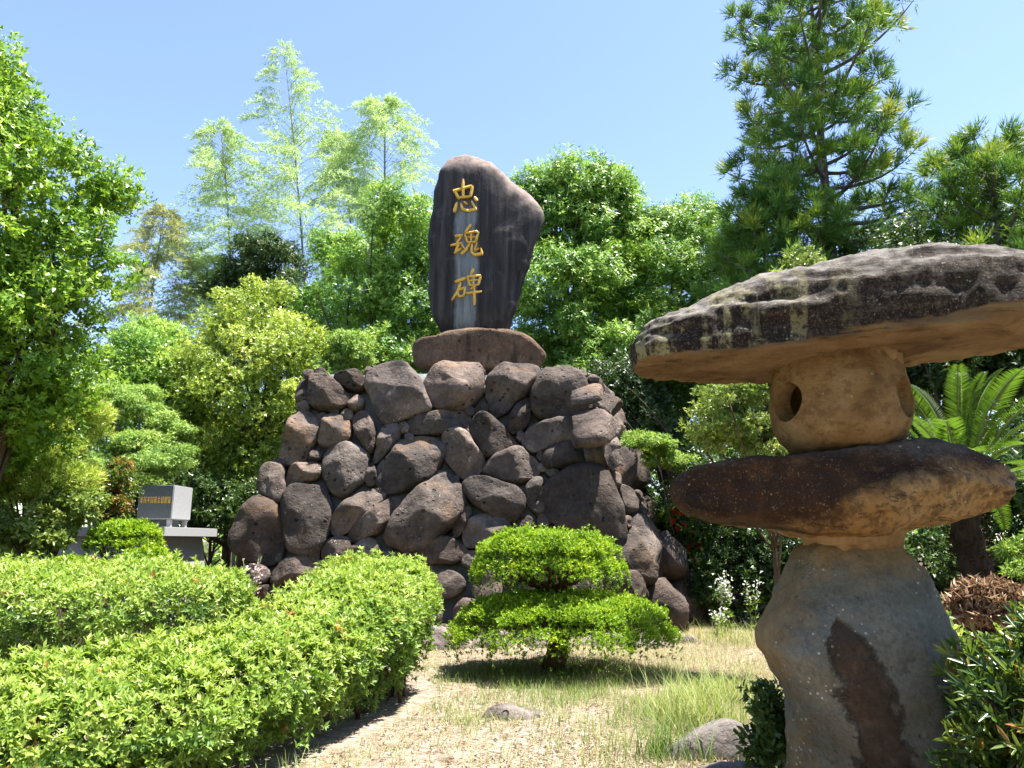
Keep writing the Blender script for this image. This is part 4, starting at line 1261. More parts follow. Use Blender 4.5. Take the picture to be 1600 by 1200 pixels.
def hedge(name, label, poly, H, n_top, n_side, leaf, lm, seed, R=0.4, group=None, k=7, inner=0.5, shape=6, extra=None):
    rg = np.random.default_rng(seed)
    P = np.array(poly)
    cx, cy_ = P.mean(0)
    root = thing(name, label, 'hedge', (cx, cy_, 0), group)
    lo, hi = P.min(0), P.max(0)
    # top
    m = int(n_top * 1.0 * np.prod(hi - lo) / max(0.1, 0.5 * abs(np.sum(P[:, 0] * np.roll(P[:, 1], -1) - P[:, 1] * np.roll(P[:, 0], -1)))))
    x = rg.uniform(lo[0], hi[0], m); y = rg.uniform(lo[1], hi[1], m)
    ok = in_poly(x, y, poly); x, y = x[ok], y[ok]
    d, nx, ny = edge_dist(x, y, poly)
    q = np.clip(1 - d / R, 0, 1)
    h = H(x, y)
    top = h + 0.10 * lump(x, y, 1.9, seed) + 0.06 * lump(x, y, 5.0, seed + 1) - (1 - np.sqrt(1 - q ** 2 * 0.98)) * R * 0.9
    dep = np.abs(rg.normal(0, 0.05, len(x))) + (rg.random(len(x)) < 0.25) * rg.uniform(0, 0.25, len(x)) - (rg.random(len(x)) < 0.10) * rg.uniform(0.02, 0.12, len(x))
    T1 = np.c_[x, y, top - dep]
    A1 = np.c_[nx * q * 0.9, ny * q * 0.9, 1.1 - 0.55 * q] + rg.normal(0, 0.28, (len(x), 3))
    t1 = np.clip(0.72 + 0.25 * lump(x, y, 3.0, seed + 2) - dep * 1.6 + rg.normal(0, 0.1, len(x)), 0.05, 0.84)  # tint drops with depth: inner shade painted into the leaf colour
    # sides
    seg = np.roll(P, -1, 0) - P
    ln = np.linalg.norm(seg, axis=1)
    i = rg.choice(len(P), n_side, p=ln / ln.sum())
    t = rg.random(n_side)
    e = P[i] + seg[i] * t[:, None]
    on = np.c_[seg[i][:, 1], -seg[i][:, 0]] / ln[i][:, None]
    ctr = np.array([cx, cy_])
    hh = H(e[:, 0], e[:, 1]) - R * 0.55
    z = 0.05 + rg.random(n_side) ** 0.65 * (hh - 0.05)
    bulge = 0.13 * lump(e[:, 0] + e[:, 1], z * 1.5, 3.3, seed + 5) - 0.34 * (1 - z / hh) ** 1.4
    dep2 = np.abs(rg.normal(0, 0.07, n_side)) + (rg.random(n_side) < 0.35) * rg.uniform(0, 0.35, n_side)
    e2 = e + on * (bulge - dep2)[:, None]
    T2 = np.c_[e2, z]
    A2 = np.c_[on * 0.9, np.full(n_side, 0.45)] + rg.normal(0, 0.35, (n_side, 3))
    t2 = np.clip(0.45 + 0.25 * lump(e[:, 0] - e[:, 1], z, 3.0, seed + 7) - dep2 * 0.9 + rg.normal(0, 0.12, n_side), 0.02, 0.84)  # sides start darker than the top and darken inwards, as painted shade
    # a few bronze old leaves
    for tt in (t1, t2):
        pick = rg.random(len(tt)) < 0.006
        tt[pick] = 1.1
    kw = dict(fold=0.12, curl=0.12, shape=shape)
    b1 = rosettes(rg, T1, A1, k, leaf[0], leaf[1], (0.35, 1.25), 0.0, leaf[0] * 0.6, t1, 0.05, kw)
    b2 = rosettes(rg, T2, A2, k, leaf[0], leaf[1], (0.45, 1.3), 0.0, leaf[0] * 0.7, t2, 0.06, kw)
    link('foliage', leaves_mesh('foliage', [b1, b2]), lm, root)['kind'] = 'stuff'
    tb = Tubes()
    for _ in range(int(14 * ln.sum() / 8)):
        while True:
            p = lo + rg.random(2) * (hi - lo)
            if in_poly(p[:1], p[1:2], poly)[0] and edge_dist(p[:1], p[1:2], poly)[0][0] > 0.25:
                break
        hgt = float(H(p[:1], p[1:2])[0]) - 0.12
        for _b in range(4):
            q = p + rg.normal(0, 0.16, 2)
            tb.add(bez((p[0], p[1], -0.05), (p[0] * 0.6 + q[0] * 0.4, p[1] * 0.6 + q[1] * 0.4, hgt * 0.5), (q[0], q[1], hgt * rg.uniform(0.75, 1)), 5), [0.012, 0.010, 0.008, 0.006, 0.003], 4)
    link('stems', tb.mesh('stems'), M_bark_red, root)['kind'] = 'stuff'
    return root

NEAR = [(-4.6, 3.75), (-2.9, 4.05), (-1.75, 4.75), (-1.35, 5.6), (-0.85, 7.0), (-0.72, 7.9), (-1.0, 8.8), (-1.9, 8.9), (-2.25, 7.6), (-2.3, 6.2), (-3.5, 5.35), (-4.6, 5.15)]
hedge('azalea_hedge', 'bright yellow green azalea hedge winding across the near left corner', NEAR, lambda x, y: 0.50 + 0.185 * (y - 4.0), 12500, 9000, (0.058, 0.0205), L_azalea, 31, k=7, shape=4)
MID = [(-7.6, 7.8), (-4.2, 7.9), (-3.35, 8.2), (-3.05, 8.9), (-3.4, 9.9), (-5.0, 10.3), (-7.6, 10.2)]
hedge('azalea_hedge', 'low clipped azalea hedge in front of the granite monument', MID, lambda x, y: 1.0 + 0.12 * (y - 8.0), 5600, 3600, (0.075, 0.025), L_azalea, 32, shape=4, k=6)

# ------------------------------------------------------------------ topiary
def tier(rg, cx, cyy, z0, rx, ry, hgt, n, cs):
    """twigs over a cloud-pruned dome with a thin underside"""
    r = np.sqrt(rg.random(n)); a = rg.uniform(0, 6.283, n)
    wob = 1 + 0.06 * np.sin(a * 5 + cx * 3) + 0.04 * np.sin(a * 9 + 1) + 0.04 * np.sin(a * 17)
    x = cx + rx * r * np.cos(a) * wob; y = cyy + ry * r * np.sin(a) * wob
    dome = hgt * np.sqrt(np.clip(1 - r ** 2.4, 0, 1))
    bump = 0.055 * lump(x, y, 3.0, 2.0) + 0.035 * lump(x, y, 7.0, 1.0) + (rg.random(n) < 0.05) * rg.uniform(0.02, 0.09, n)
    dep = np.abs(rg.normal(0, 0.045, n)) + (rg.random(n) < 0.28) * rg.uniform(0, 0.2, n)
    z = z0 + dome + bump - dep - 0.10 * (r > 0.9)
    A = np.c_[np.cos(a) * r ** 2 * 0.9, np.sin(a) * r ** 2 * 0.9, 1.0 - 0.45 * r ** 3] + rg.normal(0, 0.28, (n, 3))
    t = np.clip(0.55 + 0.22 * lump(x, y, 5, 4) - dep * 2.5 + rg.normal(0, 0.13, n), 0, 1)  # deeper leaves get a darker tint, shade put into the colour
    return np.c_[x, y, z], A, t

def topiary(name, label, base, tiers, leaf, n, seed, r0, lm=None, group=None):
    rg = np.random.default_rng(seed)
    root = thing(name, label, 'topiary tree', base, group)
    tb = Tubes()
    top = np.array([tiers[-1][0], tiers[-1][1], tiers[-1][2] + 0.1])
    trunk = bez(base, (base[0] + r0 * 2.2, base[1], base[2] + 0.45 * (top[2] - base[2])), top, 8)
    tb.add(trunk, list(np.linspace(r0 * 1.3, r0 * 0.5, 8)), 9)
    for j, (cx, cyy, z0, rx, ry, h, frac) in enumerate(tiers):
        T, A, t = tier(rg, cx, cyy, z0, rx, ry, h, int(n * frac), 0.2)
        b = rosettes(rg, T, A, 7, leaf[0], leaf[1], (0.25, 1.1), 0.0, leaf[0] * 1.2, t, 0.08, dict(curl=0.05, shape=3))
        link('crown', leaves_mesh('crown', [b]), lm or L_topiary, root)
        s = trunk[min(7, 3 + 2 * j)]
        for q in range(22):
            a = 6.283 * q / 22 + rg.normal(0, 0.12); rr = rg.uniform(0.55, 0.95)
            e = Vector((cx + rx * rr * math.cos(a), cyy + ry * rr * math.sin(a), z0 + h * 0.35 * (1 - rr) + 0.04))
            mid = (Vector(s) + e) / 2 + Vector((0, 0, -0.05 + rg.normal(0, 0.04)))
            tb.add(bez(s, mid, e, 6), list(np.linspace(r0 * 0.4, 0.006, 6)), 5)
    link('trunk', tb.mesh('trunk'), M_bark_red, root)
    return root

topiary('topiary_tree', 'bright green two tier clipped topiary tree in front of the mound', (0.47, 9.2, 0),
        [(0.55, 9.15, 0.50, 1.32, 1.12, 0.40, 0.6), (0.40, 9.2, 1.20, 0.93, 0.82, 0.43, 0.4)], (0.036, 0.0165), 27000, 41, 0.11)
topiary('topiary_tree', 'small flat topped clipped tree before the granite monument', (-6.35, 12.3, 0),
        [(-6.35, 12.3, 1.52, 0.62, 0.5, 0.28, 1.0)], (0.055, 0.024), 2400, 42, 0.035)
topiary('clipped_shrub', 'small clipped dome at the right foot of the granite monument', (-5.55, 11.6, 0),
        [(-5.6, 11.6, 1.0, 0.55, 0.45, 0.36, 1.0)], (0.055, 0.024), 1700, 43, 0.03)
topiary('clipped_shrub', 'low clipped dome at the left foot of the granite monument', (-6.9, 11.5, 0),
        [(-6.7, 11.5, 0.98, 0.42, 0.4, 0.26, 1.0)], (0.05, 0.022), 1800, 44, 0.03)

# ------------------------------------------------------------------ broadleaf trees and shrubs
LOBES = {
 'left_tree': [(-8.08,10.30,8.90,0.56,0.53,0.56), (-7.93,10.50,7.97,0.76,0.67,0.66), (-7.21,11.00,7.13,1.09,0.91,0.83), (-8.11,10.20,6.30,1.43,1.27,1.24), (-6.74,10.70,5.59,0.84,0.86,0.98), (-7.47,10.60,4.63,1.15,0.93,0.81), (-8.62,10.20,4.81,1.11,1.19,1.39), (-8.95,10.20,7.89,1.28,1.21,1.28), (-6.32,11.00,7.01,0.41,0.37,0.36)],
 'yellow_bush': [(-6.08,16.50,4.86,1.83,1.77,1.90), (-6.16,17.00,6.69,1.23,0.99,0.85), (-7.16,16.50,4.71,0.88,1.08,1.39), (-5.00,17.00,5.27,0.91,1.04,1.29), (-6.03,16.50,3.25,1.65,1.19,0.86)],
 'left_evergreen': [(-3.42,21.00,10.76,1.37,1.25,1.27), (-4.42,21.00,8.91,1.44,1.32,1.34), (-3.06,21.00,8.51,1.24,1.41,1.72), (-5.61,22.50,10.53,0.93,0.84,0.83), (-3.68,20.50,6.80,1.75,1.31,1.01), (-6.38,22.00,8.21,1.10,0.99,1.00)],
 'pale_bush': [(-4.13,18.30,6.14,0.62,0.62,0.69), (-4.56,18.30,5.56,0.65,0.58,0.57)],
 'dark_tree': [(-8.86,25.00,11.24,1.34,1.13,1.04), (-9.72,25.00,10.44,1.37,1.03,0.80), (-7.71,24.50,9.79,1.34,1.06,0.89)],
 'laurel_one': [(1.89,20.00,11.73,1.51,1.09,0.79), (3.00,20.50,11.98,0.81,0.70,0.66), (0.56,20.00,11.52,0.90,0.80,0.79), (1.67,20.00,10.32,1.67,1.28,1.02), (1.04,19.00,8.20,1.48,1.24,1.13), (1.37,19.00,6.76,1.45,1.14,0.94)],
 'laurel_two': [(5.59,21.00,11.18,0.94,0.75,0.63), (3.80,20.50,10.03,1.42,1.17,1.04), (4.41,19.70,8.45,1.53,1.28,1.17), (3.00,19.00,6.94,1.29,1.06,0.94), (4.44,19.00,6.59,1.45,1.14,0.94), (5.86,19.50,8.01,1.07,1.01,1.07)],
 'shrub_behind_lantern': [(2.58,8.60,3.02,0.57,0.49,0.46), (3.01,8.60,2.64,0.45,0.32,0.23), (2.96,8.70,3.67,0.39,0.41,0.47), (3.33,8.80,4.44,0.30,0.34,0.40), (3.69,8.90,4.94,0.25,0.20,0.18)],
 'dark_under_right': [(3.99,14.50,2.29,1.37,1.13,1.00), (3.30,15.50,1.56,0.92,0.94,1.06), (4.75,14.00,1.32,0.95,0.85,0.83), (3.23,17.50,4.28,0.92,1.02,1.23), (2.56,18.00,5.16,1.44,1.14,0.96)],
 'dark_right_far': [(8.36,13.50,6.00,1.72,1.29,0.98), (8.51,12.50,4.61,1.23,0.96,0.78), (7.94,11.50,2.32,0.79,0.90,1.09), (7.02,15.00,4.15,1.59,1.51,1.59)],
 'cypress': [(-8.12,12.20,3.22,0.59,0.58,0.64), (-7.56,12.20,2.58,0.58,0.50,0.48), (-7.47,12.50,3.48,0.49,0.47,0.49), (-8.22,12.20,2.37,0.47,0.43,0.42)],
 'maple': [(-7.72,14.80,3.07,0.97,0.73,0.58), (-8.62,15.50,4.24,0.96,0.78,0.68), (-7.45,15.50,3.55,0.68,0.64,0.68)],
 'mid_bush': [(-9.41,18.00,5.82,0.89,0.84,0.89), (-8.61,18.00,5.00,0.80,0.83,0.96), (-9.66,17.50,5.38,0.62,0.59,0.62)],
 'under_bush': [(-6.98,17.30,2.29,1.11,0.85,0.67), (-5.38,16.50,2.11,0.71,0.64,0.64), (-8.21,17.00,2.57,0.88,0.77,0.73)],
 'pale_shrub': [(-7.31,11.60,1.59,0.59,0.40,0.25), (-7.03,11.80,1.94,0.51,0.38,0.30), (-7.73,11.60,1.74,0.40,0.31,0.25)],
 'orange_tip': [(-6.99,12.90,2.20,0.39,0.40,0.44), (-6.87,12.90,2.59,0.25,0.28,0.34)],
}

K = LOBES
K['yellow_bush'] = [(l[0] * 1.14, l[1] * 1.14, 1.5 + (l[2] - 1.5) * 1.14, l[3] * 1.27, l[4] * 1.15, l[5] * 1.22) for l in K['yellow_bush']]
K['mid_bush'] += [(-9.9, 19.5, 6.6, 1.0, 0.9, 0.9), (-8.9, 19.8, 6.0, 1.0, 0.9, 1.0)]
K['laurel_one'] += [(2.9, 20.3, 10.8, 1.0, 0.9, 0.9), (0.3, 20.2, 10.2, 0.9, 0.9, 0.9), (2.9, 19.4, 8.6, 1.0, 0.9, 1.0), (2.4, 18.6, 5.4, 1.3, 0.9, 0.9)]
K['laurel_two'] += [(4.9, 20.6, 10.4, 1.2, 1.0, 0.9), (3.2, 20.4, 8.8, 0.9, 0.9, 1.0), (5.4, 19.0, 5.6, 1.2, 0.9, 0.9), (3.9, 18.6, 5.2, 1.2, 0.9, 0.9), (6.4, 20.0, 9.6, 0.9, 0.9, 0.9)]
K['left_evergreen'] += [(-2.4, 21.0, 9.6, 0.9, 0.9, 0.9), (-2.3, 20.8, 7.2, 0.9, 0.9, 1.2), (-5.2, 21.6, 7.2, 1.1, 1.0, 1.0)]
K['left_tree'] += [(-8.3, 11.3, 2.9, 0.8, 0.7, 0.5), (-7.3, 11.3, 3.3, 0.7, 0.7, 0.5)]
K['left_tree'] += [(-7.0, 10.9, 4.0, 0.75, 0.8, 0.6), (-8.2, 10.6, 3.6, 1.0, 0.9, 0.6), (-7.6, 10.8, 5.6, 1.0, 0.9, 0.8)]
flat4 = dict(fold=0.15, curl=0.1, shape=4)
tree('broadleaf_tree', 'tall bright green broadleaf tree filling the upper left edge', 'tree', K['left_tree'], 51, L_bright, M_bark, 15500, (0.10, 0.05), 0.42,
     (-7.75, 11.0, 0), (-7.7, 10.6, 7.0), 0.17, k=7, tl=0.16, kw=flat4, spread=(0.5, 1.3), nl=26, inner=0.3)
tree('round_tree', 'rounded yellow green tree standing left of the mound', 'tree', K['yellow_bush'], 52, L_yellow, M_bark, 21000, (0.095, 0.044), 0.45,
     (-6.5, 19.0, 0), (-6.7, 19.0, 6.2), 0.13, k=7, tl=0.12, kw=flat4, nl=20, inner=0.4)
tree('evergreen_tree', 'layered glossy evergreen tree behind the left side of the stele', 'tree', K['left_evergreen'], 53, L_laurel, M_bark, 16000, (0.14, 0.05), 0.52,
     (-3.8, 21.3, 0), (-3.8, 21.2, 9.5), 0.22, droop=0.25, k=7, tl=0.2, kw=flat4, flat=0.75, nl=26, inner=0.35, shift=0.1, group='trees behind the mound')
tree('young_tree', 'small pale green tree peeping over the left shoulder of the mound', 'tree', K['pale_bush'], 54, L_maple, M_bark, 2600, (0.09, 0.035), 0.3,
     (-4.3, 18.5, 0), None, 0.06, droop=0.2, k=7, tl=0.12, kw=flat4)
tree('dark_tree', 'dense dark green tree under the bamboo', 'tree', K['dark_tree'], 55, L_dark, M_bark, 5500, (0.16, 0.05), 0.5,
     (-8.9, 25, 0), None, 0.2, droop=0.3, k=7, tl=0.2, kw=flat4, group='trees behind the mound')
tree('laurel_tree', 'big laurel tree behind the right shoulder of the stele', 'tree', K['laurel_one'], 56, L_laurel, M_bark, 19000, (0.15, 0.05), 0.52,
     (1.6, 20.6, 0), (1.6, 20.3, 10.0), 0.22, droop=0.5, k=7, tl=0.2, kw=flat4, flat=0.9, nl=26, inner=0.4, shift=0.06, group='trees behind the mound')
tree('laurel_tree', 'laurel tree with drooping leaves between the stele and the tall conifer', 'tree', K['laurel_two'], 57, L_laurel, M_bark, 19000, (0.15, 0.048), 0.52,
     (4.3, 20.6, 0), (4.3, 20.3, 9.5), 0.22, droop=0.5, k=7, tl=0.2, kw=flat4, flat=0.9, nl=26, inner=0.4, shift=0.1, group='trees behind the mound')
tree('light_shrub', 'loose shrub with small sunlit leaves behind the lantern fire box', 'shrub', K['shrub_behind_lantern'], 58, L_pale, M_bark, 3300, (0.055, 0.026), 0.22,
     (3.05, 8.8, 0), (3.1, 8.8, 3.6), 0.035, k=7, tl=0.08, kw=flat4, flat=0.55, nl=26, inner=0.3)
tree('dark_shrub', 'dark shady evergreen thicket right of the mound', 'shrub', K['dark_under_right'], 59, L_dark, M_bark, 9000, (0.11, 0.042), 0.45,
     (4.2, 15.2, 0), None, 0.08, k=7, tl=0.15, kw=flat4, nl=16, droop=0.2, group='shrubs under the trees')
tree('dark_shrub', 'dark evergreen shrubbery behind the cycad', 'shrub', K['dark_right_far'], 60, L_dark, M_bark, 11000, (0.12, 0.045), 0.5,
     (7.8, 13.2, 0), None, 0.1, k=7, tl=0.15, kw=flat4, nl=20, group='shrubs under the trees')
tree('feathery_shrub', 'feathery yellow green cypress shrub under the left tree', 'shrub', K['cypress'], 61, L_yellow, M_bark, 8500, (0.11, 0.016), 0.26,
     (-7.9, 12.4, 0), None, 0.05, k=9, tl=0.1, kw=flat4, spread=(0.2, 0.9), up=0.6, nl=14)
tree('maple_tree', 'fine leaved green maple left of the granite monument', 'tree', K['maple'], 62, L_maple, M_bark_grey, 7000, (0.085, 0.03), 0.42,
     (-8.2, 15.4, 0), None, 0.07, k=7, tl=0.12, kw=flat4, flat=0.35, droop=0.15, nl=20)
tree('green_shrub', 'tall green shrub under the bamboo, left of the round tree', 'shrub', K['mid_bush'], 63, L_laurel, M_bark, 6000, (0.11, 0.045), 0.4,
     (-9.2, 18.2, 0), None, 0.07, k=7, tl=0.12, kw=flat4, shift=0.15, group='shrubs under the trees')
tree('dark_shrub', 'dark shrub behind the granite monument', 'shrub', K['under_bush'], 64, L_dark, M_bark, 6000, (0.09, 0.04), 0.36,
     (-7.0, 17.6, 0), None, 0.06, k=7, tl=0.12, kw=flat4, shift=0.25, group='shrubs under the trees')
tree('pale_shrub', 'pale leaved shrub above the broad boulder at far left', 'shrub', K['pale_shrub'], 65, L_pale, M_bark, 2200, (0.085, 0.04), 0.22,
     (-7.2, 12.2, 0), None, 0.03, k=6, tl=0.1, kw=flat4, nl=14)
tree('young_shrub', 'young shrub with bronze tips beside the granite monument', 'shrub', K['orange_tip'], 66, L_nandina, M_bark, 1300, (0.075, 0.032), 0.18,
     (-6.95, 12.95, 0), None, 0.02, k=6, tl=0.1, kw=flat4, nl=10, shift=0.35)
tree('maple_spray', 'flat spray of green maple leaves beside the mound', 'shrub', [(2.55, 13.8, 3.30, 0.50, 0.5, 0.14), (2.95, 13.9, 3.0, 0.4, 0.4, 0.16), (2.4, 14.2, 3.5, 0.3, 0.4, 0.10)], 67, L_maple, M_bark_grey, 1500, (0.08, 0.024), 0.22,
     (3.6, 15.2, 0), (3.1, 14.6, 3.2), 0.03, k=7, tl=0.1, kw=flat4, flat=0.2, up=0.8, nl=8)
tree('dark_shrub', 'low dark leafy shrub behind the white flowered weeds', 'shrub', [(3.9, 13.9, 0.7, 0.8, 0.6, 0.7), (4.9, 13.6, 0.8, 0.8, 0.6, 0.8), (5.8, 13.4, 0.9, 0.8, 0.6, 0.9)], 68, L_dark, M_bark, 3600, (0.10, 0.04), 0.3,
     (4.6, 14.1, 0), None, 0.03, k=7, tl=0.12, kw=flat4, nl=14, group='shrubs under the trees')
tree('dark_shrub', 'dark undergrowth shrub behind the cycad trunk', 'shrub', [(6.0, 11.2, 0.9, 0.9, 0.6, 0.9), (7.2, 11.6, 1.2, 0.9, 0.6, 1.2), (5.2, 11.6, 1.6, 0.7, 0.6, 0.8), (8.2, 11.0, 0.8, 0.9, 0.6, 0.9)], 69, L_dark, M_bark, 5200, (0.10, 0.04), 0.3,
     (6.3, 11.7, 0), None, 0.03, k=7, tl=0.12, kw=flat4, nl=14, group='shrubs under the trees')
# shade trees and the green wall behind
back = [
    ('shade_tree', 'dense green tree behind the cycad at the right edge', [(9.0, 15.5, 7.2, 2.2, 1.8, 1.3), (11.0, 16.5, 8.0, 2.0, 1.8, 1.5), (10.5, 14.5, 5.5, 1.8, 1.5, 1.2)], L_dark, 7000, (0.14, 0.05), 0.1),
    ('shade_tree', 'green tree spreading behind the tall conifer', [(7.0, 20.5, 6.8, 2.2, 1.8, 1.6), (9.2, 21.5, 7.6, 2.2, 1.8, 1.6), (6.0, 19.5, 4.2, 1.8, 1.5, 1.6), (8.8, 20.0, 4.0, 2.0, 1.6, 1.6)], L_laurel, 9000, (0.15, 0.052), 0.0),
    ('shade_tree', 'dark tree filling the gap below the laurels', [(1.8, 22.5, 5.2, 2.4, 1.6, 2.2), (4.6, 22.5, 4.6, 2.2, 1.6, 2.2), (0.0, 22.5, 4.6, 1.8, 1.6, 2.2)], L_dark, 8000, (0.15, 0.055), 0.15),
    ('shade_tree', 'dark tree low behind the layered evergreen', [(-3.6, 23.5, 5.6, 2.4, 1.6, 2.4), (-6.4, 24.0, 6.2, 2.2, 1.6, 2.2), (-2.0, 23.0, 3.2, 2.0, 1.5, 1.8)], L_dark, 8000, (0.15, 0.055), 0.15),
    ('shade_tree', 'green tree low behind the round yellow tree', [(-8.4, 22.0, 5.2, 2.0, 1.6, 2.0), (-9.8, 21.0, 3.4, 1.8, 1.6, 2.0), (-6.6, 20.5, 3.6, 1.8, 1.4, 1.9)], L_laurel, 8000, (0.14, 0.05), 0.05),
    ('shade_tree', 'mixed green tree under the left tree crown', [(-10.2, 16.8, 4.2, 1.5, 1.4, 1.3), (-11.6, 16.0, 5.2, 1.7, 1.5, 1.7), (-10.6, 15.2, 2.4, 1.4, 1.2, 1.5)], L_maple, 7000, (0.12, 0.045), 0.0),
]
for i, (nm, lab, lob, lm, n, leaf, sh) in enumerate(back):
    tree(nm, lab, 'tree', lob, 80 + i, lm, M_bark, int(n * 0.75), leaf, 0.6, (lob[0][0], lob[0][1] + 0.3, 0), None, 0.16, droop=0.3, k=7, tl=0.2, kw=flat4, nl=18, inner=0.3, shift=sh, group='trees behind the mound')

def far_wood():
    rg = np.random.default_rng(99)
    lob = []
    for a in np.linspace(-62, 62, 40):
        r = rg.uniform(33, 40); a_ = math.radians(a)
        for z in (1.5, 4.4):
            lob.append((r * math.sin(a_), r * math.cos(a_), z + rg.uniform(-0.5, 0.6), 2.6, 2.0, 2.3))
    for a in np.linspace(84, 276, 30):            # unseen wood added behind the camera to cut skylight on front faces
        a_ = math.radians(a); r = rg.uniform(11.5, 14)
        for z in (1.6, 4.6, 7.6, 10.2):
            lob.append((r * math.sin(a_), r * math.cos(a_), z + rg.uniform(-0.4, 0.4), 1.9, 1.7, 1.9))
    T, A, ct, cc = clump_points(rg, lob, 20000, 0.9, 0.7, 0.4)
    b = rosettes(rg, T, A, 5, 0.42, 0.17, (0.5, 1.3), 0.3, 0.3, ct, 0.15, dict(shape=3, curl=0.1))
    o = link('far_wood', leaves_mesh('far_wood', [b]), L_laurel)
    tag(o, 'wall of green woodland behind every tree, plus an unseen arc added for shade', 'woodland', None, 'stuff')
far_wood()

# ------------------------------------------------------------------ conifers
def conifer(name, label, base, height, prof, seed, n_br, tuft, lean=(0, 0), r0=0.2, z0=2.5, shift=0.0):
    """whorled limbs that end in upswept brushes of needles; prof maps height fraction to limb length"""
    rg = np.random.default_rng(seed)
    root = thing(name, label, 'conifer', base)
    b0 = np.array(base, float)
    tb = Tubes()
    tr = [b0 + np.array([lean[0] * t + 0.05 * math.sin(7 * t), lean[1] * t + 0.05 * math.cos(6 * t), height * t]) for t in np.linspace(0, 1, 16)]
    tb.add(tr, [r0 * (1 - 0.93 * t) for t in np.linspace(0, 1, 16)], 9)
    tips, axes, tt = [], [], []
    for i in range(n_br):
        z = z0 + (height - z0) * (i + rg.random()) / n_br
        f = z / height
        a = i * 2.399 + rg.normal(0, 0.3)
        L = np.interp(f, *prof) * rg.uniform(0.65, 1.12)
        s = b0 + np.array([lean[0] * f, lean[1] * f, z])
        d = np.array([math.cos(a), math.sin(a), 0.0])
        rise = 0.10 + 0.55 * max(0, f - 0.45)
        e = s + d * L + np.array([0, 0, L * rise + 0.25])
        mid = s + d * L * 0.6 + np.array([0, 0, L * (rise - 0.30)])
        pts = bez(s, mid, e, 8)
        tb.add(pts, list(np.linspace(0.018 + 0.018 * L, 0.008, 8)), 5)
        m = max(3, int(L / 0.31))
        for q in range(m):
            t = 0.30 + 0.70 * (q + rg.random() * 0.8) / m
            p = np.array(pts[min(7, int(t * 7))])
            side = np.cross(d, [0, 0, 1]) * rg.normal(0, 0.20 + 0.26 * L * t * 0.5)
            o = p + side + np.array([0, 0, rg.uniform(-0.05, 0.2)])
            if q and rg.random() < 0.55:
                tb.add([p, (p + o) / 2 + np.array([0, 0, -0.03]), o], [0.010, 0.008, 0.005], 4)
            tips.append(o); axes.append(d * 0.6 + unit(side + 1e-6) * 0.25 + np.array([0, 0, 0.8])); tt.append(np.clip(rg.normal(0.45, 0.15) + shift, 0, 1))
        tips.append(np.array(e)); axes.append(d * 0.6 + np.array([0, 0, 0.9])); tt.append(np.clip(rg.normal(0.5, 0.24) + shift, 0, 1))
    for q in range(5):
        tips.append(tr[-1] + np.array([0, 0, -0.35 * q])); axes.append(np.array([0.1, 0, 1.0])); tt.append(0.5)
    tips = np.array(tips); axes = unit(np.array(axes)); tt = np.array(tt)
    n = len(tips)
    # each brush: shoots fanning from the tip, each shoot a bundle of needles
    ns = 24
    sp = np.repeat(axes[:, None], ns, 1) + rg.normal(0, 0.7, (n, ns, 3))
    sp[..., 2] += 0.12
    sp = unit(sp)
    ln = tuft * rg.uniform(0.35, 1.0, (n, ns, 1))
    T = (tips[:, None] + sp * ln).reshape(-1, 3)
    A = sp.reshape(-1, 3)
    t2 = (np.repeat(tt[:, None], ns, 1) + (ln[..., 0] / tuft - 0.6) * 0.25 + rg.normal(0, 0.08, (n, ns))).ravel()
    b = rosettes(rg, T, A, 8, tuft * 0.6, 0.026, (0.12, 0.85), 0.0, tuft * 0.55, t2, 0.07, dict(shape=3))
    link('crown', leaves_mesh('crown', [b]), L_conifer, root)
    link('trunk', tb.mesh('trunk'), M_bark_grey, root)
    return root

conifer('conifer_tree', 'tall open conifer with upswept needle brushes towering at the upper right', (7.75, 17.2, 0), 17.6,
        ([0.1, 0.35, 0.5, 0.65, 0.8, 0.92, 1.0], [2.2, 2.6, 2.75, 2.6, 2.2, 1.4, 0.3]), 71, 100, 0.38, (0.35, 0), 0.24, 5.5)
conifer('conifer_tree', 'shorter bushy conifer leaning in at the right edge', (9.6, 13.8, 0), 9.2,
        ([0.1, 0.4, 0.7, 0.9, 1.0], [1.9, 2.1, 1.8, 1.1, 0.3]), 72, 60, 0.36, (0.2, 0), 0.16, 3.0, 0.05)
conifer('conifer_tree', 'low dark conifer between the laurels and the lantern cap', (6.0, 16.2, 0), 9.4,
        ([0.1, 0.4, 0.7, 0.9, 1.0], [1.6, 1.7, 1.4, 0.8, 0.3]), 73, 54, 0.36, (-0.1, 0), 0.14, 3.0)

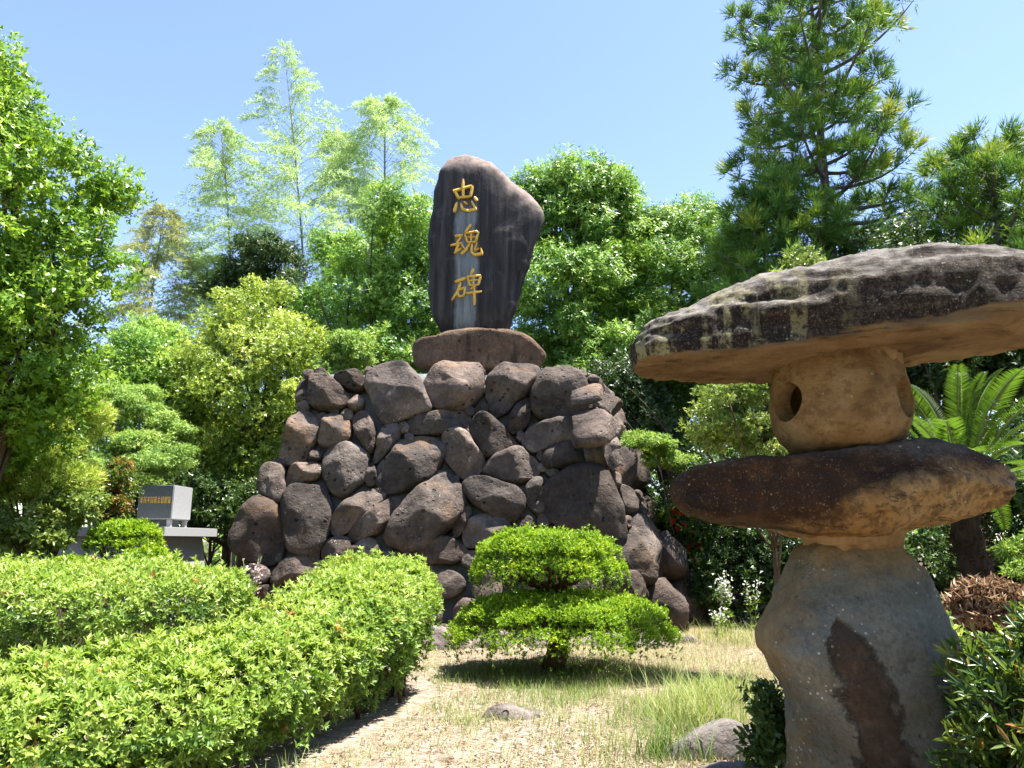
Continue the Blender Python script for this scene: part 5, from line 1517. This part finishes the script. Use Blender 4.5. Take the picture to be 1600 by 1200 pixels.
# ------------------------------------------------------------------ bamboo
def bamboo(label, top, low, seed, crown_from, Lmax, lm, n_leaf=4):
    rg = np.random.default_rng(seed)
    top = np.array(top, float); low = np.array(low, float)
    sl = (top - low) / (top[2] - low[2])
    base = low - sl * low[2] * 0.55; base[2] = 0
    root = thing('bamboo', label, 'bamboo', tuple(base), 'bamboo culms behind the garden')
    mid = low * 1.0
    pts = bez(base, mid + (mid - (base + top) / 2) * 0.8, top, 30)
    pts = [np.array(p) for p in pts]
    tb = Tubes()
    tb.add(pts, [0.075 * (1 - 0.93 * t ** 1.4) for t in np.linspace(0, 1, 30)], 7)
    T, A, tt = [], [], []
    zs = np.arange(crown_from, 1.0, 0.018)
    for q, f in enumerate(zs):
        i = f * 29; i0 = min(28, int(i)); s = pts[i0] + (pts[i0 + 1] - pts[i0]) * (i - i0)
        rel = (f - crown_from) / (1 - crown_from)
        for sd in (0, 1, 2):
            a = q * 2.0 + sd * 2.1 + rg.normal(0, 0.35)
            L = Lmax * (1.02 - rel) ** 0.9 * (0.6 + 0.4 * min(1, rel * 4)) * rg.uniform(0.55, 1.1) + 0.22
            d = np.array([math.cos(a), math.sin(a), 0])
            e = s + d * L * 0.95 + np.array([0, 0, L * rg.uniform(-0.05, 0.30)])
            br = [np.array(p) for p in bez(s, s + d * L * 0.45 + np.array([0, 0, L * 0.62]), e, 12)]
            tb.add(br, list(np.linspace(0.010, 0.003, 12)), 3, False)
            sdv = np.array([-d[1], d[0], 0])
            nt_ = int(4 + L * 7)
            for w in range(nt_):                      # side sprays, alternating left and right
                t = 0.22 + 0.78 * (w + rg.random()) / nt_
                p = br[min(11, int(t * 11.9))]
                g = unit(d * 0.8 + sdv * (1 if w % 2 else -1) * rg.uniform(0.3, 0.9) + np.array([0, 0, rg.uniform(-0.35, 0.15)]))
                l2 = 0.12 + 0.22 * L * (1.1 - t) + 0.10
                m = 5
                for u in range(m):
                    h_ = (u + 1) / m
                    T.append(p + g * l2 * h_ + np.array([0, 0, -0.12 * l2 * h_ * h_]) + rg.normal(0, 0.025, 3)); A.append(g + rg.normal(0, 0.25, 3)); tt.append(rg.random())
    b = rosettes(rg, np.array(T), np.array(A), n_leaf, 0.18, 0.027, (0.15, 0.9), 0.3, 0.06, np.array(tt), 0.15, dict(shape=3, curl=0.1))
    link('crown', leaves_mesh('crown', [b]), lm, root)
    link('culm', tb.mesh('culm'), M_culm, root)

bamboo('tallest feathery bamboo culm against the sky', (-9.5, 27, 21.6), (-7.95, 27, 11.0), 91, 0.36, 5.0, L_bamboo)
bamboo('slender bamboo culm left of the tallest one', (-12.3, 28, 18.6), (-11.3, 28, 12.2), 92, 0.38, 3.8, L_bamboo)
bamboo('bamboo culm nearest the stele', (-5.45, 28, 19.6), (-5.2, 28, 14.7), 93, 0.42, 3.4, L_bamboo)
bamboo('leaning bamboo tip just left of the one nearest the stele', (-7.5, 29, 18.6), (-6.6, 29, 13.0), 94, 0.42, 3.2, L_bamboo)
bamboo('brownish bamboo beside the left tree', (-13.2, 26, 13.8), (-13.4, 26, 9.0), 95, 0.33, 3.0, L_bamboo_dry)
bamboo('shorter pale bamboo behind the brownish one', (-12.0, 28, 12.6), (-11.9, 28, 9.0), 96, 0.38, 3.0, L_bamboo)

# ------------------------------------------------------------------ cycad
def cycad():
    rg = np.random.default_rng(61)
    base = (5.65, 9.3, 0)
    root = thing('cycad', 'spreading cycad palm with arching green fronds behind the lantern', 'cycad', base)
    tb = Tubes()
    n = 14
    tb.add([(0.03 * math.sin(i), 0.02 * math.cos(i * 1.3), -0.05 + 2.2 * i / n) for i in range(n + 1)], [0.22 - 0.03 * (i % 2) - 0.003 * i for i in range(n + 1)], 12)
    link('trunk', tb.mesh('trunk'), M_bark_dark, root, (0, 0, 0))
    bs = []
    for q in range(420):
        a = rg.uniform(0, 6.283); z = rg.uniform(0.05, 2.15)
        bs.append((math.cos(a) * 0.185, math.sin(a) * 0.185, z, a))
    bs = np.array(bs)
    P = bs[:, :3]; D = np.c_[np.cos(bs[:, 3]), np.sin(bs[:, 3]), np.full(len(bs), 0.6)]
    sc_ = link('leaf_base_scales', leaves_mesh('leaf_base_scales', [(P, D, np.c_[np.zeros((len(bs), 2)), np.ones(len(bs))], np.full(len(bs), 0.11), np.full(len(bs), 0.06), rg.uniform(0, 0.4, len(bs)), flat4)]), L_scale, root, (0, 0, 0)); sc_['kind'] = 'stuff'
    # four frond shapes, each with its own arch
    shapes = []
    for s in range(5):
        arch = (0.95, 0.72, 0.5, 0.28, 0.05)[s]           # how upright the frond starts
        Lf = 1.65
        pts = []
        p = np.array([0.06, 0, 0.0]); ang = 0.25 + 1.22 * arch
        for i in range(25):
            pts.append(p.copy())
            p = p + np.array([math.cos(ang), 0, math.sin(ang)]) * Lf / 24
            ang -= (0.030 + 0.020 * (1 - arch)) * (0.5 + i / 16)
        pts = np.array(pts)
        t1 = Tubes(); t1.add(pts, list(np.linspace(0.014, 0.004, 25)), 5)
        fi = np.linspace(3, 23.9, 62)
        i0 = fi.astype(int); fr = (fi - i0)[:, None]
        B = pts[i0] * (1 - fr) + pts[np.minimum(i0 + 1, 24)] * fr
        tan = unit(pts[np.minimum(i0 + 1, 24)] - pts[i0])
        up = np.cross(tan, np.array([0, 1.0, 0])); up = up * np.sign(up[:, 2:3] + 1e-9)
        batches = []
        prof = 0.20 * np.clip(np.sin(np.pi * np.clip((fi - 1) / 24, 0, 1)) ** 0.55, 0.3, 1)
        for sg in (-1, 1):
            D = np.array([0, sg, 0]) * 0.86 + tan * 0.5 + up * 0.32 + rg.normal(0, 0.04, (62, 3))
            batches.append((B, D, up, prof, np.full(62, 0.017), rg.uniform(0.25, 1, 62), dict(fold=0.1, curl=0.12, shape=4)))
        shapes.append((t1.mesh('rachis'), leaves_mesh('leaflets', batches)))
    for me, _ in shapes:
        me.materials.append(M_culm)
    for _, me in shapes:
        me.materials.append(L_cycad)
    for q in range(38):
        s = min(4, int(q / 38 * 5)) if q else 0
        a = q * 2.399 + rg.normal(0, 0.1)
        f = bpy.data.objects.new('frond', shapes[s][1]); C.objects.link(f)
        f.parent = root; f.location = (0.08 * math.cos(a), 0.08 * math.sin(a), 2.22 - 0.02 * s)
        f.rotation_euler = (rg.normal(0, 0.08), rg.normal(0, 0.08), a)
        k = rg.uniform(0.85, 1.1); f.scale = (k, k, k)
        r = bpy.data.objects.new('rachis', shapes[s][0]); C.objects.link(r); r.parent = f
cycad()

# brown dry crown of a short cycad stump
def dry_ball():
    rg = np.random.default_rng(63)
    root = thing('dry_cycad_stump', 'short stump crowned by a shaggy brown ball of dry fronds', 'stump', (4.85, 7.8, 0))
    tb = Tubes(); tb.add([(0, 0, -0.05), (0.01, 0, 0.3), (0, 0.01, 0.62)], [0.24, 0.22, 0.20], 12)
    link('trunk', tb.mesh('trunk'), M_bark, root, (0, 0, 0))
    n = 3000
    d = unit(rg.normal(size=(n, 3))); d[:, 2] = np.where(d[:, 2] < -0.5, -d[:, 2], d[:, 2])
    T = d * np.array([0.36, 0.36, 0.27]) * (0.75 + 0.25 * np.sin(d @ np.array([[5.0], [4.0], [6.0]]) * 1.5)) * rg.uniform(0.8, 1.05, (n, 1)) + np.array([0, 0, 0.84])
    A = d + np.cross(d, [0, 0, 1]) * rg.normal(0, 0.5, (n, 1)) + rg.normal(0, 0.35, (n, 3))
    b = rosettes(rg, T, A, 4, 0.10, 0.012, (0.4, 1.5), 0.3, 0.02, rg.random(n), 0.2, dict(fold=0.25, curl=0.8, shape=6))
    link('dry_fronds', leaves_mesh('dry_fronds', [b]), L_dry, root, (0, 0, 0))['kind'] = 'stuff'
dry_ball()

# ------------------------------------------------------------------ near plants on the right
tree('nandina_bush', 'glossy lance leaved bush with reddish tips at the lower right corner', 'shrub',
     [(2.55, 3.75, 0.62, 0.42, 0.42, 0.36), (2.75, 3.9, 0.92, 0.30, 0.35, 0.22), (2.35, 3.6, 0.35, 0.34, 0.36, 0.28), (2.95, 3.7, 0.5, 0.4, 0.4, 0.45)], 74, L_nandina, M_bark_red, 2300, (0.085, 0.019), 0.17,
     (2.65, 3.85, 0), (2.65, 3.85, 0.7), 0.02, k=7, tl=0.09, kw=dict(fold=0.12, curl=0.15, shape=6), nl=26, spread=(0.35, 1.05), up=0.5)
tree('leafy_shrub', 'fresh green shrub crowding the right flank of the lantern base', 'shrub',
     [(3.05, 5.5, 0.62, 0.26, 0.28, 0.28), (3.3, 5.5, 0.45, 0.35, 0.3, 0.35), (2.95, 5.45, 0.95, 0.13, 0.13, 0.18), (3.6, 5.6, 0.5, 0.4, 0.3, 0.35), (2.9, 5.3, 0.3, 0.22, 0.22, 0.3)], 75, L_pale, M_bark, 1500, (0.07, 0.03), 0.15,
     (3.1, 5.5, 0), None, 0.015, k=6, tl=0.1, kw=dict(fold=0.12, curl=0.15, shape=6), nl=16)
tree('fern_bush', 'small dark leafy bush at the left foot of the lantern base', 'shrub',
     [(1.66, 5.1, 0.42, 0.14, 0.15, 0.22), (1.62, 5.05, 0.22, 0.18, 0.16, 0.16)], 76, L_dark, M_bark, 420, (0.06, 0.024), 0.1,
     (1.68, 5.12, 0), None, 0.01, k=6, tl=0.08, kw=dict(fold=0.12, curl=0.15, shape=6), nl=10, shift=0.4)
tree('ground_fern', 'pale sunlit ferny shrub under the cycad at the right edge', 'shrub',
     [(7.2, 10.2, 1.35, 0.55, 0.4, 0.25), (6.9, 10.0, 0.95, 0.5, 0.4, 0.3), (7.5, 10.0, 0.6, 0.5, 0.4, 0.35)], 77, L_maple, M_bark, 1500, (0.09, 0.025), 0.22,
     (7.2, 10.2, 0), None, 0.02, k=7, tl=0.1, kw=flat4, nl=12, flat=0.4)

def flowering_shrub():
    rg = np.random.default_rng(65)
    lob = [(3.35, 15.0, 1.95, 0.35, 0.35, 0.4), (3.6, 15.0, 1.35, 0.4, 0.35, 0.45), (3.75, 15.1, 0.75, 0.45, 0.35, 0.5)]
    root = tree('flowering_shrub', 'leafy shrub with scattered red flowers beside the mound', 'shrub', lob, 78, L_bright, M_bark, 1900, (0.08, 0.04), 0.22, (3.7, 15.2, 0), None, 0.03, k=6, tl=0.1, kw=flat4, nl=10)
    for p in [(3.20, 14.62, 2.05), (3.33, 14.58, 1.98), (3.12, 14.62, 1.88), (3.40, 14.6, 1.80), (3.24, 14.6, 1.74), (3.55, 14.6, 1.62), (3.62, 14.6, 1.42), (3.45, 14.6, 1.36), (3.72, 14.62, 1.20), (3.36, 14.6, 2.2), (3.52, 14.6, 1.12)]:
        b = rosettes(rg, np.array([p] * 3) + rg.normal(0, 0.02, (3, 3)), np.tile([-0.1, -0.8, 0.5], (3, 1)) + rg.normal(0, 0.2, (3, 3)), 5, 0.075, 0.05, (0.5, 1.2), 0, 0, rg.random(3), 0.2, flat4)
        link('flower', leaves_mesh('flower', [b]), L_red, root)
flowering_shrub()

def weed(label, x, y, h, n_stem, seed, petal=L_white):
    rg = np.random.default_rng(seed)
    root = thing('flowering_weed', label, 'weed', (x, y, 0), 'flowering weeds near the mound')
    tb = Tubes(); T, A, FT_, FA = [], [], [], []
    for i in range(n_stem):
        e = np.array([rg.normal(0, 0.08), rg.normal(0, 0.08), h * rg.uniform(0.75, 1.0)])
        pts = bez((rg.normal(0, 0.04), rg.normal(0, 0.04), -0.02), (e[0] * 0.2, e[1] * 0.2, e[2] * 0.6), e, 9)
        tb.add(pts, list(np.linspace(0.009, 0.004, 9)), 5)
        for q in range(26):
            t = rg.uniform(0.05, 0.8); T.append(pts[int(t * 8)]); a = rg.uniform(0, 6.283); A.append((math.cos(a), math.sin(a), 0.7))
        for q in range(24):
            f = rg.uniform(0.62, 1.0); p = np.array(pts[int(f * 8)]); FT_.append(p + rg.normal(0, 0.045, 3)); FA.append(rg.normal(0, 0.6, 3) + np.array([0, 0, 0.6]))
    link('stem', tb.mesh('stem'), M_culm, root, (0, 0, 0))
    b = rosettes(rg, np.array(T, float), np.array(A, float), 2, 0.12, 0.016, (0.1, 0.5), 0.1, 0.02, None, 0.1, flat4)
    link('leaves', leaves_mesh('leaves', [b]), L_maple, root, (0, 0, 0))['kind'] = 'stuff'
    b = rosettes(rg, np.array(FT_), np.array(FA), 5, 0.026, 0.02, (0.7, 1.4), 0, 0, None, 0.2, flat4)
    link('flowers', leaves_mesh('flowers', [b]), petal, root, (0, 0, 0))['kind'] = 'stuff'
weed('cluster of white flowered weeds nearest the mound foot', 3.55, 12.7, 1.05, 5, 21)
weed('single tall white flowered weed right of the weed cluster', 3.95, 12.6, 1.1, 2, 22)
weed('low white flowered weed in front of the weed cluster', 3.3, 12.2, 0.5, 3, 23)
weed('pink flowered sprig at the right end of the clipped hedge', -3.4, 9.9, 1.45, 3, 24, L_pink)

# ------------------------------------------------------------------ grass and litter
def blades(rg, x, y, h, lean, w, tint, n_seg=3):
    n = len(x)
    a = rg.uniform(0, 6.283, n)
    d = np.c_[np.cos(a), np.sin(a)]
    V = []
    z0 = np.array([gz(u, v) for u, v in zip(x, y)]) - 0.01
    s = np.c_[-d[:, 1], d[:, 0]]
    for i in range(n_seg + 1):
        t = i / n_seg
        off = d * (lean * h * t ** 1.8)[:, None]
        z = z0 + h * t * (1 - 0.32 * lean * t)
        ww = w * (1 - t) * (0.5 if i == 0 and n_seg > 1 else 1)
        c_ = np.c_[np.c_[x, y] + off, z]
        if i < n_seg:
            V.append(c_ + np.c_[s * ww[:, None] / 2, np.zeros(n)]); V.append(c_ - np.c_[s * ww[:, None] / 2, np.zeros(n)])
        else:
            V.append(c_)
    V = np.stack(V, 1)
    idx, tot = [], []
    for i in range(n_seg - 1):
        idx += [2 * i, 2 * i + 1, 2 * i + 3, 2 * i + 2]; tot.append(4)
    idx += [2 * n_seg - 2, 2 * n_seg - 1, 2 * n_seg]; tot.append(3)
    m = V.shape[1]
    return V.reshape(-1, 3), (np.array(idx)[None] + (np.arange(n) * m)[:, None]).ravel(), np.tile(tot, n), np.repeat(np.clip(tint, 0, 1), len(tot))

def scatter_mask(x, y):
    ok = ~in_poly(x, y, NEAR) & ~in_poly(x, y, FB)
    return ok

def grass(name, label, n, box, hgt, mat, seed, dens, w=0.005, lean=(0.2, 0.9), t_fn=None):
    rg = np.random.default_rng(seed)
    x = rg.uniform(box[0], box[1], n); y = rg.uniform(box[2], box[3], n)
    ok = scatter_mask(x, y) & (rg.random(n) < dens(x, y))
    x, y = x[ok], y[ok]; m = len(x)
    h = rg.uniform(*hgt, m); t = rg.random(m) if t_fn is None else t_fn(x, y, rg)
    V, f, tot, tn = blades(rg, x, y, h, rg.uniform(*lean, m), np.full(m, w) * rg.uniform(0.7, 1.3, m), t, 1)
    o = link(name, raw_mesh(name, V, f, tot, False, tn), mat)
    tag(o, label, 'grass', None, 'stuff')

def patch(x, y, s, sd):
    return np.clip(0.5 + 0.75 * lump(x, y, s, sd), 0, 1)
grass('dry_grass', 'thin dry straw grass over the sunny clearing', 200000, (-1.4, 4.6, 4.7, 14.5), (0.03, 0.13), L_straw, 101,
      lambda x, y: np.clip(0.42 + 1.0 * np.clip((x - 0.3) / 1.5, 0, 1), 0, 1) * (0.35 + 0.65 * patch(x, y, 1.3, 1.0)), 0.005, (0.4, 1.3))
grass('green_grass', 'short green grass patches round the topiary and the clearing', 130000, (-1.2, 4.4, 4.8, 13.5), (0.05, 0.19), L_grass, 102,
      lambda x, y: np.clip(np.exp(-((x - 0.45) ** 2 / 1.6 + (y - 8.5) ** 2 / 1.3)) * 1.2 + 0.8 * np.exp(-((x - 1.7) ** 2 / 1.2 + (y - 7.0) ** 2 / 3.0)) + 0.10, 0, 1) * patch(x, y, 2.1, 3.0), 0.006, (0.2, 0.9),
      lambda x, y, rg: np.clip(rg.normal(0.4, 0.25, len(x)), 0, 1))

def tuft(label, x, y, n, h, seed, spread=0.12, lean=(0.2, 1.0), w=0.009, tl=(0.2, 0.8)):
    rg = np.random.default_rng(seed)
    px = x + rg.normal(0, spread, n); py = y + rg.normal(0, spread, n)
    V, f, tot, tn = blades(rg, px, py, rg.uniform(h * 0.5, h, n), rg.uniform(*lean, n), np.full(n, w), rg.uniform(*tl, n), 6)
    o = link('grass_tuft', raw_mesh('grass_tuft', V - np.array([x, y, 0]), f, tot, True, tn), L_grass, None, (x, y, 0))
    tag(o, label, 'grass tuft', 'grass tufts in the clearing')
tuft('tall pale grass tuft left of the lantern base', 1.50, 6.4, 330, 0.62, 1, 0.22, tl=(0.5, 1.0))
tuft('dark arching grass tuft just left of the mossy rock', 1.08, 5.6, 150, 0.45, 2, 0.12, tl=(0.0, 0.5))
tuft('wispy grass tuft at the hedge foot by the lower edge', -1.35, 5.0, 60, 0.3, 3, 0.12)
tuft('small green tuft left of the half buried rock', -0.38, 6.7, 45, 0.22, 4, 0.10)
tuft('small green tuft right of the half buried rock', 0.42, 6.65, 50, 0.22, 5, 0.12)
tuft('grass tuft below the right rim of the topiary', 1.75, 8.3, 70, 0.28, 6, 0.2, tl=(0.4, 1.0))
tuft('fine pale grass tuft before the white flowered weeds', 3.3, 11.6, 260, 0.45, 7, 0.35, tl=(0.6, 1.0))
tuft('grass tuft behind the tall pale one near the lantern', 1.95, 7.3, 220, 0.5, 8, 0.17, tl=(0.5, 1.0))
tuft('shaded grass clump at the foot of the topiary trunk', 0.65, 9.0, 90, 0.26, 9, 0.25, tl=(0.0, 0.5))
tuft('thin grass tuft at the lower edge, mid clearing', 0.75, 5.75, 40, 0.3, 10, 0.14, tl=(0.4, 0.9))

def litter():
    rg = np.random.default_rng(111)
    n = 22000
    x = rg.uniform(-1.8, 4.2, n); y = 4.7 + rg.random(n) ** 1.5 * 8.5
    ok = scatter_mask(x, y) & (rg.random(n) < 0.35 + 0.65 * patch(x, y, 1.1, 7.0))
    x, y = x[ok], y[ok]; n = len(x)
    z = np.array([gz(a, b) for a, b in zip(x, y)]) + rg.uniform(0.002, 0.022, n)
    a = rg.uniform(0, 6.283, n)
    D = np.c_[np.cos(a), np.sin(a), rg.normal(0, 0.22, n)]
    N = np.c_[rg.normal(0, 0.25, (n, 2)), np.ones(n)]
    L = rg.uniform(0.015, 0.065, n)
    me = leaves_mesh('leaf_litter', [(np.c_[x, y, z], D, N, L, np.minimum(0.024, L * rg.uniform(0.2, 0.45, n)), rg.beta(1.8, 1.3, n), dict(fold=0.25, curl=0.2, shape=4))])
    tag(link('leaf_litter', me, L_litter), 'dry fallen leaves strewn over the clearing', 'leaf litter', None, 'stuff')
litter()
